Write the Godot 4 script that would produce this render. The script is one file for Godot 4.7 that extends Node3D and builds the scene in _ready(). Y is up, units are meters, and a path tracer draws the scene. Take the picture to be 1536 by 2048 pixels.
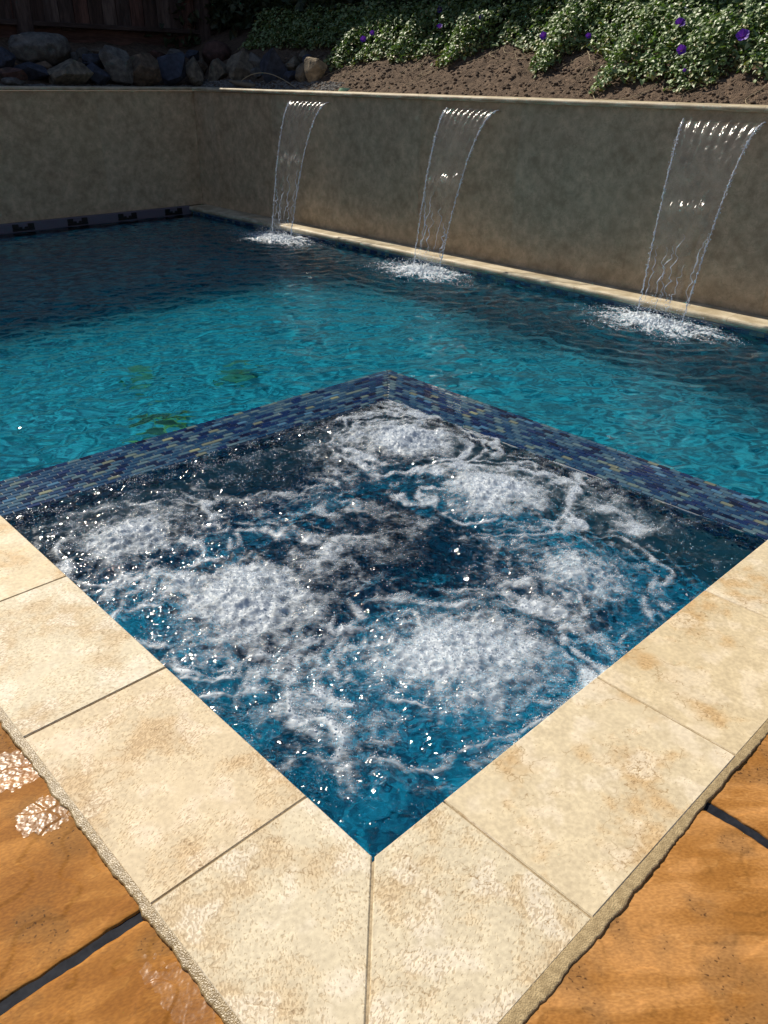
extends Node3D
# World: x = p (towards the back right), z = -q (q towards the back left), y up. Coping top is y = 0, the near spa corner is the origin.

const YW := -0.045
const YS := -0.020
const WALL_P := 4.73
const WALL_Q := 8.06
const CAP_Y := 1.245

var rnd := RandomNumberGenerator.new()
var used := {}
var M := {}
var n_a := FastNoiseLite.new()
var n_b := FastNoiseLite.new()
var n_c := FastNoiseLite.new()
var n_r := FastNoiseLite.new()


# ---------------------------------------------------------------- helpers
func V(p: float, q: float, y: float) -> Vector3:
	return Vector3(p, y, -q)


func numbered(called: String) -> String:
	if not used.has(called):
		used[called] = 0
		return called
	used[called] += 1
	return "%s_%03d" % [called, used[called]]


func tag(o: Node, label := "", category := "", group := "", kind := "") -> Node:
	if label: o.set_meta("label", label)
	if category: o.set_meta("category", category)
	if group: o.set_meta("group", group)
	if kind: o.set_meta("kind", kind)
	return o


func base(called: String, at := Vector3.ZERO, turn := 0.0) -> Node3D:
	var o := Node3D.new()
	o.name = numbered(called)
	add_child(o, true)
	o.position = at
	o.rotation.y = turn
	return o


func put(called: String, mesh: Mesh, mat: Material, parent: Node = null, at := Vector3.ZERO) -> MeshInstance3D:
	var o := MeshInstance3D.new()
	if parent == null:
		o.name = numbered(called)
		add_child(o, true)
	else:
		var k := 0
		var nm := called
		while parent.has_node(NodePath(nm)):
			k = int(parent.get_meta("n_" + called, 0)) + 1
			parent.set_meta("n_" + called, k)
			nm = "%s_%03d" % [called, k]
		o.name = nm
		parent.add_child(o, true)
	o.mesh = mesh
	o.material_override = mat
	o.position = at
	return o


func many(called: String, mesh: Mesh, mat: Material, where: Array, tint: Array = [], parent: Node = null) -> MultiMeshInstance3D:
	var m := MultiMesh.new()
	m.transform_format = MultiMesh.TRANSFORM_3D
	m.use_colors = tint.size() > 0
	m.mesh = mesh
	m.instance_count = where.size()
	for i in where.size():
		m.set_instance_transform(i, where[i])
		if tint.size() > 0:
			m.set_instance_color(i, tint[i])
	var o := MultiMeshInstance3D.new()
	o.multimesh = m
	o.material_override = mat
	o.name = numbered(called) if parent == null else called
	(self if parent == null else parent).add_child(o, true)
	o.set_meta("kind", "stuff")
	return o


# collects triangles; every face is turned so that it looks along «out»
class MB:
	var v := PackedVector3Array()
	var n := PackedVector3Array()
	var uv := PackedVector2Array()
	var col := PackedColorArray()
	var idx := PackedInt32Array()
	var tint := Color.WHITE
	var uv_off := Vector2.ZERO
	var uv_turn := 0.0
	var uv_scale := 1.0

	func uv_of(p: Vector3, nn: Vector3) -> Vector2:
		var a := nn.abs()
		var t: Vector2
		if a.y >= a.x and a.y >= a.z: t = Vector2(p.x, p.z)
		elif a.x >= a.z: t = Vector2(p.z, p.y)
		else: t = Vector2(p.x, p.y)
		return (t * uv_scale).rotated(uv_turn) + uv_off

	func tri(a: Vector3, b: Vector3, c: Vector3, out: Vector3) -> void:
		var nn := (c - a).cross(b - a).normalized()
		var k := v.size()
		if nn.dot(out) < 0.0:
			nn = -nn
			v.append_array([a, c, b])
		else:
			v.append_array([a, b, c])
		n.append_array([nn, nn, nn])
		for i in 3:
			uv.append(uv_of(v[k + i], nn))
			col.append(tint)
		idx.append_array([k, k + 1, k + 2])

	func quad(a: Vector3, b: Vector3, c: Vector3, d: Vector3, out: Vector3) -> void:
		tri(a, b, c, out)
		tri(a, c, d, out)

	# a box with bevelled edges: 44 triangles
	func box(at: Vector3, size: Vector3, bevel := 0.0, turn := Basis()) -> void:
		var h := size / 2.0
		var bv := minf(bevel, minf(h.x, minf(h.y, h.z)) * 0.9)
		if bv <= 0.0:
			for ax in 3:
				for s in [-1.0, 1.0]:
					var o := Vector3.ZERO
					o[ax] = s
					var q := []
					for k in [[-1, -1], [1, -1], [1, 1], [-1, 1]]:
						var t := Vector3.ZERO
						t[ax] = s * h[ax]
						t[(ax + 1) % 3] = k[0] * h[(ax + 1) % 3]
						t[(ax + 2) % 3] = k[1] * h[(ax + 2) % 3]
						q.append(at + turn * t)
					quad(q[0], q[1], q[2], q[3], turn * o)
			return
		var c := func(s: Vector3, ax: int) -> Vector3:
			var t := Vector3(s.x * h.x, s.y * h.y, s.z * h.z)
			for k in 3:
				if k != ax: t[k] -= s[k] * bv
			return at + turn * t
		for ax in 3:
			var b1 := (ax + 1) % 3
			var b2 := (ax + 2) % 3
			for s in [-1.0, 1.0]:
				var q := []
				for k in [[-1, -1], [1, -1], [1, 1], [-1, 1]]:
					var g := Vector3.ZERO
					g[ax] = s
					g[b1] = k[0]
					g[b2] = k[1]
					q.append(c.call(g, ax))
				var o := Vector3.ZERO
				o[ax] = s
				quad(q[0], q[1], q[2], q[3], turn * o)
			for s1 in [-1.0, 1.0]:
				for s2 in [-1.0, 1.0]:
					var g0 := Vector3.ZERO
					g0[b1] = s1
					g0[b2] = s2
					var g1 := g0
					g0[ax] = -1.0
					g1[ax] = 1.0
					var o := Vector3.ZERO
					o[b1] = s1
					o[b2] = s2
					quad(c.call(g0, b1), c.call(g1, b1), c.call(g1, b2), c.call(g0, b2), turn * o)
		for sx in [-1.0, 1.0]:
			for sy in [-1.0, 1.0]:
				for sz in [-1.0, 1.0]:
					var g := Vector3(sx, sy, sz)
					tri(c.call(g, 0), c.call(g, 1), c.call(g, 2), turn * g)

	# convex outline in the ground plane, bevelled at the top
	func slab(outline: Array, top: float, thick: float, bevel: float) -> void:
		var k := outline.size()
		var mid := Vector3.ZERO
		for t in outline: mid += t / k
		var inner := []
		for i in k:
			var a: Vector3 = outline[(i + k - 1) % k]
			var b: Vector3 = outline[i]
			var d: Vector3 = outline[(i + 1) % k]
			var e1 := (a - b).normalized()
			var e2 := (d - b).normalized()
			var s := maxf(0.2, absf(e1.cross(e2).y))
			inner.append(b + (e1 + e2) * bevel / s)
		for i in k:
			var j := (i + 1) % k
			var up := Vector3.UP * top
			var lo := Vector3.UP * (top - bevel)
			var bo := Vector3.UP * (top - thick)
			tri(mid + up, inner[i] + up, inner[j] + up, Vector3.UP)
			var o: Vector3 = (outline[i] + outline[j]) / 2.0 - mid
			quad(inner[i] + up, inner[j] + up, outline[j] + lo, outline[i] + lo, o.normalized() + Vector3.UP)
			quad(outline[i] + lo, outline[j] + lo, outline[j] + bo, outline[i] + bo, o)

	# tube through points, smooth round its girth
	func tube(pts: Array, rad: Array, sides := 6, cap := true) -> void:
		var first := v.size()
		var k := pts.size()
		var prev := Vector3.UP
		for i in k:
			var t: Vector3 = (pts[mini(i + 1, k - 1)] - pts[maxi(i - 1, 0)]).normalized()
			if absf(t.dot(prev)) > 0.95: prev = Vector3.RIGHT if absf(t.x) < 0.9 else Vector3.FORWARD
			var a := (prev - t * prev.dot(t)).normalized()
			prev = a
			var b := t.cross(a)
			for j in sides:
				var g := TAU * j / sides
				var d := a * cos(g) + b * sin(g)
				v.append(pts[i] + d * rad[i])
				n.append(d)
				uv.append(Vector2(float(j) / sides, float(i) * 0.2))
				col.append(tint)
		for i in k - 1:
			for j in sides:
				var p0 := first + i * sides + j
				var p1 := first + i * sides + (j + 1) % sides
				idx.append_array([p0, p0 + sides, p1, p1, p0 + sides, p1 + sides])
		if cap:
			for e in [0, k - 1]:
				var ctr := v.size()
				v.append(pts[e])
				var d: Vector3 = (pts[0] - pts[1]).normalized() if e == 0 else (pts[k - 1] - pts[k - 2]).normalized()
				n.append(d)
				uv.append(Vector2.ZERO)
				col.append(tint)
				for j in sides:
					var p0: int = first + e * sides + j
					var p1: int = first + e * sides + (j + 1) % sides
					if e == 0: idx.append_array([ctr, p0, p1])
					else: idx.append_array([ctr, p1, p0])

	func done() -> ArrayMesh:
		var a := []
		a.resize(Mesh.ARRAY_MAX)
		a[Mesh.ARRAY_VERTEX] = v
		a[Mesh.ARRAY_NORMAL] = n
		a[Mesh.ARRAY_TEX_UV] = uv
		a[Mesh.ARRAY_COLOR] = col
		a[Mesh.ARRAY_INDEX] = idx
		var m := ArrayMesh.new()
		m.add_surface_from_arrays(Mesh.PRIMITIVE_TRIANGLES, a)
		return m


# a grid of points (rows of nu) as a smooth mesh; upward faces for points laid along +p then +q
func grid(pos: PackedVector3Array, nu: int, nv: int, uv_scale := 1.0, col := PackedColorArray(), hole := PackedByteArray(), other := false, uv_rot := 0.0) -> ArrayMesh:
	var nn := PackedVector3Array()
	nn.resize(pos.size())
	var uv := PackedVector2Array()
	uv.resize(pos.size())
	for j in nv:
		for i in nu:
			var k := j * nu + i
			var du := pos[k + (1 if i < nu - 1 else 0)] - pos[k - (1 if i > 0 else 0)]
			var dv := pos[k + (nu if j < nv - 1 else 0)] - pos[k - (nu if j > 0 else 0)]
			var c := dv.cross(du) if other else du.cross(dv)
			nn[k] = c.normalized() if c.length_squared() > 1e-20 else Vector3.UP
			uv[k] = (Vector2(pos[k].x, pos[k].z) * uv_scale).rotated(uv_rot)
	var idx := PackedInt32Array()
	idx.resize((nu - 1) * (nv - 1) * 6)
	var t := 0
	for j in nv - 1:
		for i in nu - 1:
			var k := j * nu + i
			if hole.size() and hole[k] and hole[k + 1] and hole[k + nu] and hole[k + nu + 1]:
				continue
			idx[t] = k
			idx[t + 3] = k + 1
			if other:
				idx[t + 1] = k + 1
				idx[t + 2] = k + nu
				idx[t + 4] = k + nu + 1
				idx[t + 5] = k + nu
			else:
				idx[t + 1] = k + nu
				idx[t + 2] = k + 1
				idx[t + 4] = k + nu
				idx[t + 5] = k + nu + 1
			t += 6
	idx.resize(t)
	var a := []
	a.resize(Mesh.ARRAY_MAX)
	a[Mesh.ARRAY_VERTEX] = pos
	a[Mesh.ARRAY_NORMAL] = nn
	a[Mesh.ARRAY_TEX_UV] = uv
	if col.size(): a[Mesh.ARRAY_COLOR] = col
	a[Mesh.ARRAY_INDEX] = idx
	var m := ArrayMesh.new()
	m.add_surface_from_arrays(Mesh.PRIMITIVE_TRIANGLES, a)
	return m


func noise(seed_: int, freq: float, oct := 4, kind := FastNoiseLite.TYPE_SIMPLEX_SMOOTH) -> FastNoiseLite:
	var f := FastNoiseLite.new()
	f.seed = seed_
	f.noise_type = kind
	f.frequency = freq
	f.fractal_octaves = oct
	return f


# seamless noise as bytes; stretch > 1 draws it out along x
func layer(seed_: int, freq: float, oct: int, w: int, h: int, stretch := 1, kind := FastNoiseLite.TYPE_SIMPLEX_SMOOTH) -> PackedByteArray:
	var f := noise(seed_, freq, oct, kind)
	var im := f.get_seamless_image(w / stretch, h, false, false, 0.15, true)
	im.convert(Image.FORMAT_L8)
	if stretch > 1: im.resize(w, h, Image.INTERPOLATE_CUBIC)
	return im.get_data()


func tex(w: int, h: int, fmt: int, data: PackedByteArray) -> ImageTexture:
	return ImageTexture.create_from_image(Image.create_from_data(w, h, false, fmt, data))


func mat(color: Color, rough := 0.8, spec := 0.5) -> StandardMaterial3D:
	var m := StandardMaterial3D.new()
	m.albedo_color = color
	m.roughness = rough
	m.metallic_specular = spec
	return m


func lin(r: float, g: float, b: float) -> Color:
	return Color(r, g, b).linear_to_srgb()


# an icosphere of unit radius: [points, faces]
func ico(levels: int) -> Array:
	var g := (1.0 + sqrt(5.0)) / 2.0
	var pts := []
	for a in [-1.0, 1.0]:
		for b in [-g, g]:
			pts.append(Vector3(0, a, b).normalized())
			pts.append(Vector3(a, b, 0).normalized())
			pts.append(Vector3(b, 0, a).normalized())
	var faces := []
	for i in 12:
		for j in range(i + 1, 12):
			for k in range(j + 1, 12):
				if pts[i].distance_to(pts[j]) < 1.1 and pts[j].distance_to(pts[k]) < 1.1 and pts[i].distance_to(pts[k]) < 1.1:
					var c: Vector3 = (pts[k] - pts[i]).cross(pts[j] - pts[i])
					faces.append([i, j, k] if c.dot(pts[i]) > 0 else [i, k, j])
	for l in levels:
		var mids := {}
		var out := []
		for f in faces:
			var m := []
			for e in 3:
				var a: int = f[e]
				var b: int = f[(e + 1) % 3]
				var key := mini(a, b) * 100000 + maxi(a, b)
				if not mids.has(key):
					mids[key] = pts.size()
					pts.append((pts[a] + pts[b]).normalized())
				m.append(mids[key])
			out.append_array([[f[0], m[0], m[2]], [f[1], m[1], m[0]], [f[2], m[2], m[1]], [m[0], m[1], m[2]]])
		faces = out
	return [pts, faces]


func ball_mesh(levels: int) -> ArrayMesh:
	var s := ico(levels)
	var a := []
	a.resize(Mesh.ARRAY_MAX)
	a[Mesh.ARRAY_VERTEX] = PackedVector3Array(s[0])
	a[Mesh.ARRAY_NORMAL] = PackedVector3Array(s[0])
	var idx := PackedInt32Array()
	for f in s[1]: idx.append_array(f)
	a[Mesh.ARRAY_INDEX] = idx
	var m := ArrayMesh.new()
	m.add_surface_from_arrays(Mesh.PRIMITIVE_TRIANGLES, a)
	return m


# ---------------------------------------------------------------- view, sky, sun
func setup_view() -> void:
	var cam := Camera3D.new()
	cam.name = "camera"
	var yaw := deg_to_rad(45.832)
	var pit := deg_to_rad(28.609)
	var rol := deg_to_rad(0.846)
	var fwd := Vector3(cos(yaw), 0, -sin(yaw))
	var right := Vector3(sin(yaw), 0, cos(yaw))
	var look := fwd * cos(pit) + Vector3.DOWN * sin(pit)
	var up := right.cross(look)
	cam.basis = Basis(right * cos(rol) + up * sin(rol), up * cos(rol) - right * sin(rol), -look)
	cam.position = V(-0.752, -0.791, 1.4)
	cam.fov = rad_to_deg(2.0 * atan(1024.0 / 1590.9))
	cam.near = 0.05
	cam.far = 400.0
	add_child(cam)
	var sky := ProceduralSkyMaterial.new()
	sky.sky_top_color = Color(0.46, 0.57, 0.74)
	sky.sky_horizon_color = Color(0.80, 0.82, 0.84)
	sky.sky_curve = 0.18
	sky.ground_bottom_color = Color(0.25, 0.23, 0.2)
	sky.ground_horizon_color = Color(0.45, 0.45, 0.42)
	sky.sky_energy_multiplier = SKY
	sky.ground_energy_multiplier = SKY
	sky.sun_angle_max = 12.0
	sky.sun_curve = 0.08
	var e := Environment.new()
	e.background_mode = Environment.BG_SKY
	e.sky = Sky.new()
	e.sky.sky_material = sky
	e.tonemap_mode = Environment.TONE_MAPPER_LINEAR
	e.tonemap_exposure = 1.1
	e.sdfgi_enabled = true
	e.ssao_enabled = true
	e.ssil_enabled = true
	var w := WorldEnvironment.new()
	w.name = "world"
	w.environment = e
	add_child(w)
	var sun := DirectionalLight3D.new()
	sun.name = "sun"
	sun.light_color = Color(1.0, 0.96, 0.89)
	sun.light_energy = 1.6
	sun.light_angular_distance = 0.53
	sun.shadow_enabled = true
	# over the fence: dq per metre of height 0.97, and a little from behind the waterfall wall
	var toward := Vector3(0.035, 1.0, -0.97).normalized()
	sun.basis = Basis.looking_at(-toward, Vector3.UP)
	add_child(sun)

const SKY := 0.68


# ---------------------------------------------------------------- materials
func lerp3(a: Array, b: Array, t: float) -> Array:
	return [lerpf(a[0], b[0], t), lerpf(a[1], b[1], t), lerpf(a[2], b[2], t)]


func travertine_maps(seed_: int, pitted: float, cloud: float) -> Array:
	var S := 1024
	var c1 := layer(seed_ + 1, 0.0035, 4, S, S)
	var c2 := layer(seed_ + 2, 0.012, 4, S, S)
	var c3 := layer(seed_ + 3, 0.006, 3, S, S)
	var fine := layer(seed_ + 4, 0.06, 3, S, S)
	var pit := layer(seed_ + 5, 0.15, 4, S, S, 2)
	var pit2 := layer(seed_ + 7, 0.045, 5, S, S)
	var vein := layer(seed_ + 6, 0.008, 5, S, S)
	var out := PackedByteArray()
	out.resize(S * S * 3)
	var hgt := PackedByteArray()
	hgt.resize(S * S)
	for i in S * S:
		var a := c1[i] / 255.0
		var b := c2[i] / 255.0
		var c := c3[i] / 255.0
		var f := fine[i] / 255.0
		var warm := smoothstep(0.46, 0.74, a * 0.65 + b * 0.35) * cloud
		var pale := smoothstep(0.50, 0.68, c * 0.68 + b * 0.24 + f * 0.08)
		var r := lerpf(210.0, 199.0, warm)
		var g := lerpf(197.0, 175.0, warm)
		var bl := lerpf(170.0, 138.0, warm)
		r = lerpf(r, 220.0, pale * 0.8)
		g = lerpf(g, 209.0, pale * 0.8)
		bl = lerpf(bl, 190.0, pale * 0.8)
		var m := (f - 0.5) * 34.0 + (b - 0.5) * 24.0
		# pits gather where the stone is open
		var open := (b - 0.5) * 0.22 + (a - 0.5) * 0.22
		var edge := 0.14 + 0.10 * pitted + open * 1.35
		var p := 1.0 - smoothstep(edge, edge + 0.15, pit[i] / 255.0)
		p = maxf(p, (1.0 - smoothstep(0.12 + 0.07 * pitted + open, 0.20 + 0.07 * pitted + open, pit2[i] / 255.0)) * 0.9)
		var vn := absf(vein[i] / 255.0 - 0.5)
		var v := (1.0 - smoothstep(0.0, 0.016, vn)) * smoothstep(0.42, 0.58, a) * 0.45
		var d := clampf(p * 0.36 + v * 1.3, 0.0, 1.0)
		r = lerpf(r + m, 138.0, d)
		g = lerpf(g + m, 112.0, d)
		bl = lerpf(bl + m * 0.9, 78.0, d)
		out[i * 3] = clampi(int(r), 0, 255)
		out[i * 3 + 1] = clampi(int(g), 0, 255)
		out[i * 3 + 2] = clampi(int(bl), 0, 255)
		hgt[i] = clampi(int(170.0 + (f - 0.5) * 60.0 - p * 70.0 - v * 50.0), 0, 255)
	return [tex(S, S, Image.FORMAT_RGB8, out), tex(S, S, Image.FORMAT_L8, hgt)]


func sandstone_maps() -> Array:
	var S := 1024
	var c1 := layer(201, 0.0032, 4, S, S, 2)
	var st := layer(202, 0.014, 4, S, S, 4)
	var fine := layer(203, 0.19, 3, S, S, 2)
	var sp := layer(204, 0.09, 2, S, S)
	var cl := layer(205, 0.005, 4, S, S)
	var cr := layer(206, 0.005, 5, S, S, 2)
	var out := PackedByteArray()
	out.resize(S * S * 3)
	var hgt := PackedByteArray()
	hgt.resize(S * S)
	for i in S * S:
		var a := c1[i] / 255.0
		var s := st[i] / 255.0
		var f := fine[i] / 255.0
		var c := cl[i] / 255.0
		var t := smoothstep(0.35, 0.68, a * 0.55 + s * 0.45)
		var r := lerpf(156.0, 182.0, t)
		var g := lerpf(105.0, 130.0, t)
		var b := lerpf(48.0, 74.0, t)
		var pale := smoothstep(0.52, 0.85, s) * 0.32
		r = lerpf(r, 200.0, pale)
		g = lerpf(g, 146.0, pale)
		b = lerpf(b, 90.0, pale)
		var bed := (1.0 - smoothstep(0.0, 0.022, absf(s - 0.57))) * 0.30 - (1.0 - smoothstep(0.0, 0.014, absf(s - 0.44))) * 0.16
		r += bed * 38.0
		g += bed * 40.0
		b += bed * 38.0
		var grey := smoothstep(0.54, 0.78, c) * 0.55
		r = lerpf(r, 142.0, grey)
		g = lerpf(g, 104.0, grey)
		b = lerpf(b, 64.0, grey)
		var m := (f - 0.5) * 44.0 + (s - 0.5) * 8.0
		var spot := (1.0 - smoothstep(0.16, 0.24, sp[i] / 255.0)) * smoothstep(0.60, 0.76, c)
		var line := (1.0 - smoothstep(0.0, 0.006, absf(cr[i] / 255.0 - 0.5))) * 0.16
		var d := clampf(spot * 0.7 + line, 0.0, 0.8)
		out[i * 3] = clampi(int(lerpf(r + m, 62.0, d)), 0, 255)
		out[i * 3 + 1] = clampi(int(lerpf(g + m * 0.8, 40.0, d)), 0, 255)
		out[i * 3 + 2] = clampi(int(lerpf(b + m * 0.5, 22.0, d)), 0, 255)
		# cleft layers: a few broad terraces
		var lv := cr[i] / 255.0 * 5.0
		var step_ := floorf(lv) + smoothstep(0.0, 0.10, lv - floorf(lv))
		hgt[i] = clampi(int(step_ * 30.0 + (f - 0.5) * 10.0), 0, 255)
	return [tex(S, S, Image.FORMAT_RGB8, out), tex(S, S, Image.FORMAT_L8, hgt)]


# a colour texture between two colours by warped noise, with a bump from the same
func ramp_maps(S: int, seed_: int, freq: float, lo: Color, hi: Color, grain: float, stretch := 1, veins := 0.0) -> Array:
	var a := layer(seed_, freq, 4, S, S, stretch)
	var f := layer(seed_ + 1, 0.12, 3, S, S, stretch)
	var w := layer(seed_ + 2, freq * 1.6, 5, S, S, stretch)
	var out := PackedByteArray()
	out.resize(S * S * 3)
	var hgt := PackedByteArray()
	hgt.resize(S * S)
	for i in S * S:
		var t := clampf((a[i] / 255.0 - 0.5) * 1.6 + 0.5, 0.0, 1.0)
		var g := (f[i] / 255.0 - 0.5) * grain
		var v := (1.0 - smoothstep(0.0, 0.035, absf(w[i] / 255.0 - 0.5))) * veins
		t = clampf(t + g - v, 0.0, 1.0)
		out[i * 3] = int(255.0 * lerpf(lo.r, hi.r, t))
		out[i * 3 + 1] = int(255.0 * lerpf(lo.g, hi.g, t))
		out[i * 3 + 2] = int(255.0 * lerpf(lo.b, hi.b, t))
		hgt[i] = clampi(int(128.0 + g * 220.0 + (t - 0.5) * 60.0), 0, 255)
	return [tex(S, S, Image.FORMAT_RGB8, out), tex(S, S, Image.FORMAT_L8, hgt)]


func slab_maps() -> Array:
	var S := 1024
	var a := layer(301, 0.005, 4, S, S)
	var b := layer(302, 0.012, 5, S, S)
	var c := layer(303, 0.030, 4, S, S)
	var f := layer(304, 0.14, 3, S, S)
	var v := layer(305, 0.007, 6, S, S)
	var out := PackedByteArray()
	out.resize(S * S * 3)
	var hgt := PackedByteArray()
	hgt.resize(S * S)
	for i in S * S:
		var t := 0.5 + (a[i] / 255.0 - 0.5) * 0.5 + (b[i] / 255.0 - 0.5) * 0.9 + (c[i] / 255.0 - 0.5) * 0.45 + (f[i] / 255.0 - 0.5) * 0.4
		var swirl := absf(v[i] / 255.0 - 0.5)
		t -= (1.0 - smoothstep(0.0, 0.020, swirl)) * 0.26 * smoothstep(0.4, 0.6, b[i] / 255.0)
		t += (1.0 - smoothstep(0.02, 0.06, absf(swirl - 0.07))) * 0.10
		t = clampf(t, 0.0, 1.0)
		out[i * 3] = int(lerpf(162.0, 216.0, t))
		out[i * 3 + 1] = int(lerpf(141.0, 191.0, t))
		out[i * 3 + 2] = int(lerpf(113.0, 158.0, t))
		hgt[i] = int(lerpf(60.0, 200.0, t))
	return [tex(S, S, Image.FORMAT_RGB8, out), tex(S, S, Image.FORMAT_L8, hgt)]


func textured(maps: Array, rough: float, depth_cm: float, tint := Color.WHITE, tri := 0.0) -> StandardMaterial3D:
	var m := mat(tint, rough)
	m.albedo_texture = maps[0]
	m.heightmap_enabled = true
	m.heightmap_scale = depth_cm
	m.heightmap_texture = maps[1]
	if tri > 0.0:
		m.uv1_triplanar = true
		m.uv1_world_triplanar = true
		m.uv1_scale = Vector3.ONE * tri
	return m


func clear_water(tint: Color, rough: float) -> StandardMaterial3D:
	var m := mat(Color(tint.r, tint.g, tint.b, 0.0), rough)
	m.transparency = BaseMaterial3D.TRANSPARENCY_ALPHA
	m.refraction_enabled = true
	m.refraction_scale = 0.033
	return m


func thin_water(alpha: float, rough: float, tint := Color.WHITE) -> StandardMaterial3D:
	var m := mat(Color(tint.r, tint.g, tint.b, alpha), rough)
	m.transparency = BaseMaterial3D.TRANSPARENCY_ALPHA
	m.metallic_specular = 0.5
	return m


func make_materials() -> void:
	var trav := travertine_maps(100, 1.0, 0.75)
	var trav2 := travertine_maps(900, 0.15, 1.25)
	M.trav = [textured(trav, 0.62, 0.16), textured(trav, 0.66, 0.16, Color(1.0, 0.975, 0.945)), textured(trav2, 0.6, 0.14, Color(0.99, 0.965, 0.92)), textured(trav2, 0.6, 0.14, Color(1.0, 0.985, 0.96))]
	var sand := sandstone_maps()
	M.flag = textured(sand, 0.72, 0.09)
	M.flag_b = textured(sand, 0.70, 0.09, Color(0.93, 0.89, 0.74))
	for k in [M.flag, M.flag_b]: k.metallic_specular = 0.3
	var slab := slab_maps()
	M.slab = [textured(slab, 0.55, 0.25), textured(slab, 0.55, 0.25, Color(0.99, 0.99, 0.99)), textured(slab, 0.55, 0.25, Color(1.0, 0.985, 0.97))]
	var cap := ramp_maps(512, 311, 0.008, Color(0.66, 0.60, 0.49), Color(0.83, 0.78, 0.68), 0.5)
	M.cap = textured(cap, 0.6, 0.06)
	M.grout = textured(ramp_maps(256, 321, 0.03, Color(0.60, 0.53, 0.42), Color(0.72, 0.65, 0.53), 1.2), 0.9, 0.05, Color.WHITE, 4.0)
	var mortar := ramp_maps(512, 325, 0.02, Color(0.62, 0.56, 0.45), Color(0.80, 0.74, 0.62), 1.6)
	M.mortar = textured(mortar, 0.9, 0.08, Color(0.98, 0.94, 0.86), 4.0)
	M.mortar_wet = textured(mortar, 0.36, 0.07, Color(0.77, 0.72, 0.62), 4.0)
	M.joint = textured(ramp_maps(256, 331, 0.03, Color(0.10, 0.11, 0.14), Color(0.16, 0.17, 0.20), 0.6), 0.75, 0.02, Color.WHITE, 3.0)
	M.joint.metallic_specular = 0.25
	M.soil = textured(ramp_maps(512, 341, 0.02, Color(0.30, 0.24, 0.19), Color(0.47, 0.39, 0.32), 1.3), 0.95, 1.0, Color.WHITE, 1.6)
	M.clod = mat(Color(0.40, 0.33, 0.27), 0.95)
	var rock := ramp_maps(512, 351, 0.012, Color(0.55, 0.55, 0.55), Color(0.98, 0.98, 0.98), 0.9, 1, 0.3)
	M.rock = []
	for c in [Color(0.54, 0.53, 0.51), Color(0.32, 0.35, 0.42), Color(0.46, 0.34, 0.31), Color(0.52, 0.45, 0.38), Color(0.62, 0.58, 0.51), Color(0.74, 0.66, 0.54)]:
		M.rock.append(textured(rock, 0.85, 0.9, c, 1.9))
	var wood := ramp_maps(512, 361, 0.02, Color(0.29, 0.24, 0.22), Color(0.46, 0.40, 0.37), 0.9, 8)
	M.wood = [textured(wood, 0.85, 0.25, Color(1, 1, 1)), textured(wood, 0.85, 0.25, Color(0.86, 0.84, 0.84)), textured(wood, 0.85, 0.25, Color(1.0, 0.86, 0.82)), textured(wood, 0.85, 0.25, Color(0.75, 0.70, 0.68))]
	var pl := ramp_maps(1024, 371, 0.014, Color(0.06, 0.35, 0.43), Color(0.36, 0.80, 0.85), 0.6, 1, 0.0)  # plaster mottle, its contrast raised to stand in for sunlight ripples
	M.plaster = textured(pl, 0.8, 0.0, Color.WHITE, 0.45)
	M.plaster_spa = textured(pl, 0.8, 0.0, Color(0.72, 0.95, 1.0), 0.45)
	M.water = clear_water(Color(0.43, 0.85, 0.94), 0.03)
	M.water_spa = clear_water(Color(0.38, 0.80, 0.93), 0.05)
	M.drop = clear_water(Color(0.97, 0.99, 1.0), 0.06)
	M.sheet = thin_water(0.02, 0.2)
	M.rope = thin_water(0.70, 0.13, Color(0.92, 0.95, 1.0))
	M.crumb = mat(Color.WHITE, 0.95)
	M.crumb.vertex_color_use_as_albedo = true
	M.dry = mat(Color(0.72, 0.66, 0.54), 0.8)
	M.dry_dark = mat(Color(0.52, 0.46, 0.38), 0.85)
	M.petal = mat(Color(0.30, 0.12, 0.62), 0.55)
	M.petal.backlight_enabled = true
	M.petal.backlight = Color(0.35, 0.15, 0.6)
	M.throat = mat(Color(0.78, 0.42, 0.72), 0.6)
	M.lid = mat(Color(0.52, 0.66, 0.56), 0.6)
	M.olive = mat(Color(0.30, 0.50, 0.42), 0.6)
	M.olive_dark = mat(Color(0.17, 0.26, 0.20), 0.6)
	M.yellow = mat(Color(0.60, 0.64, 0.34), 0.6)
	M.straw = mat(Color(0.50, 0.62, 0.42), 0.6)
	M.film = thin_water(0.01, 0.25)
	M.film.metallic_specular = 0.3
	M.bubble = thin_water(0.10, 0.14, Color(0.8, 0.85, 0.92))
	M.bubble_white = mat(Color(0.86, 0.89, 0.93), 0.22, 0.6)
	var fo := mat(Color(0.88, 0.91, 0.94), 0.5)
	fo.transparency = BaseMaterial3D.TRANSPARENCY_ALPHA
	fo.vertex_color_use_as_albedo = true
	M.foam = fo
	var leaf := mat(Color.WHITE, 0.46, 0.55)
	leaf.vertex_color_use_as_albedo = true
	leaf.backlight_enabled = true
	leaf.backlight = Color(0.5, 0.6, 0.25)
	M.leaf = leaf
	var dark := leaf.duplicate()
	dark.roughness = 0.6
	M.leaf_dark = dark
	M.bark = textured(rock, 0.95, 1.0, Color(0.26, 0.20, 0.16), 2.5)
	# glass mosaic: deep blues, slate, steel, olive, pale straw
	M.tile = []
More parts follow.
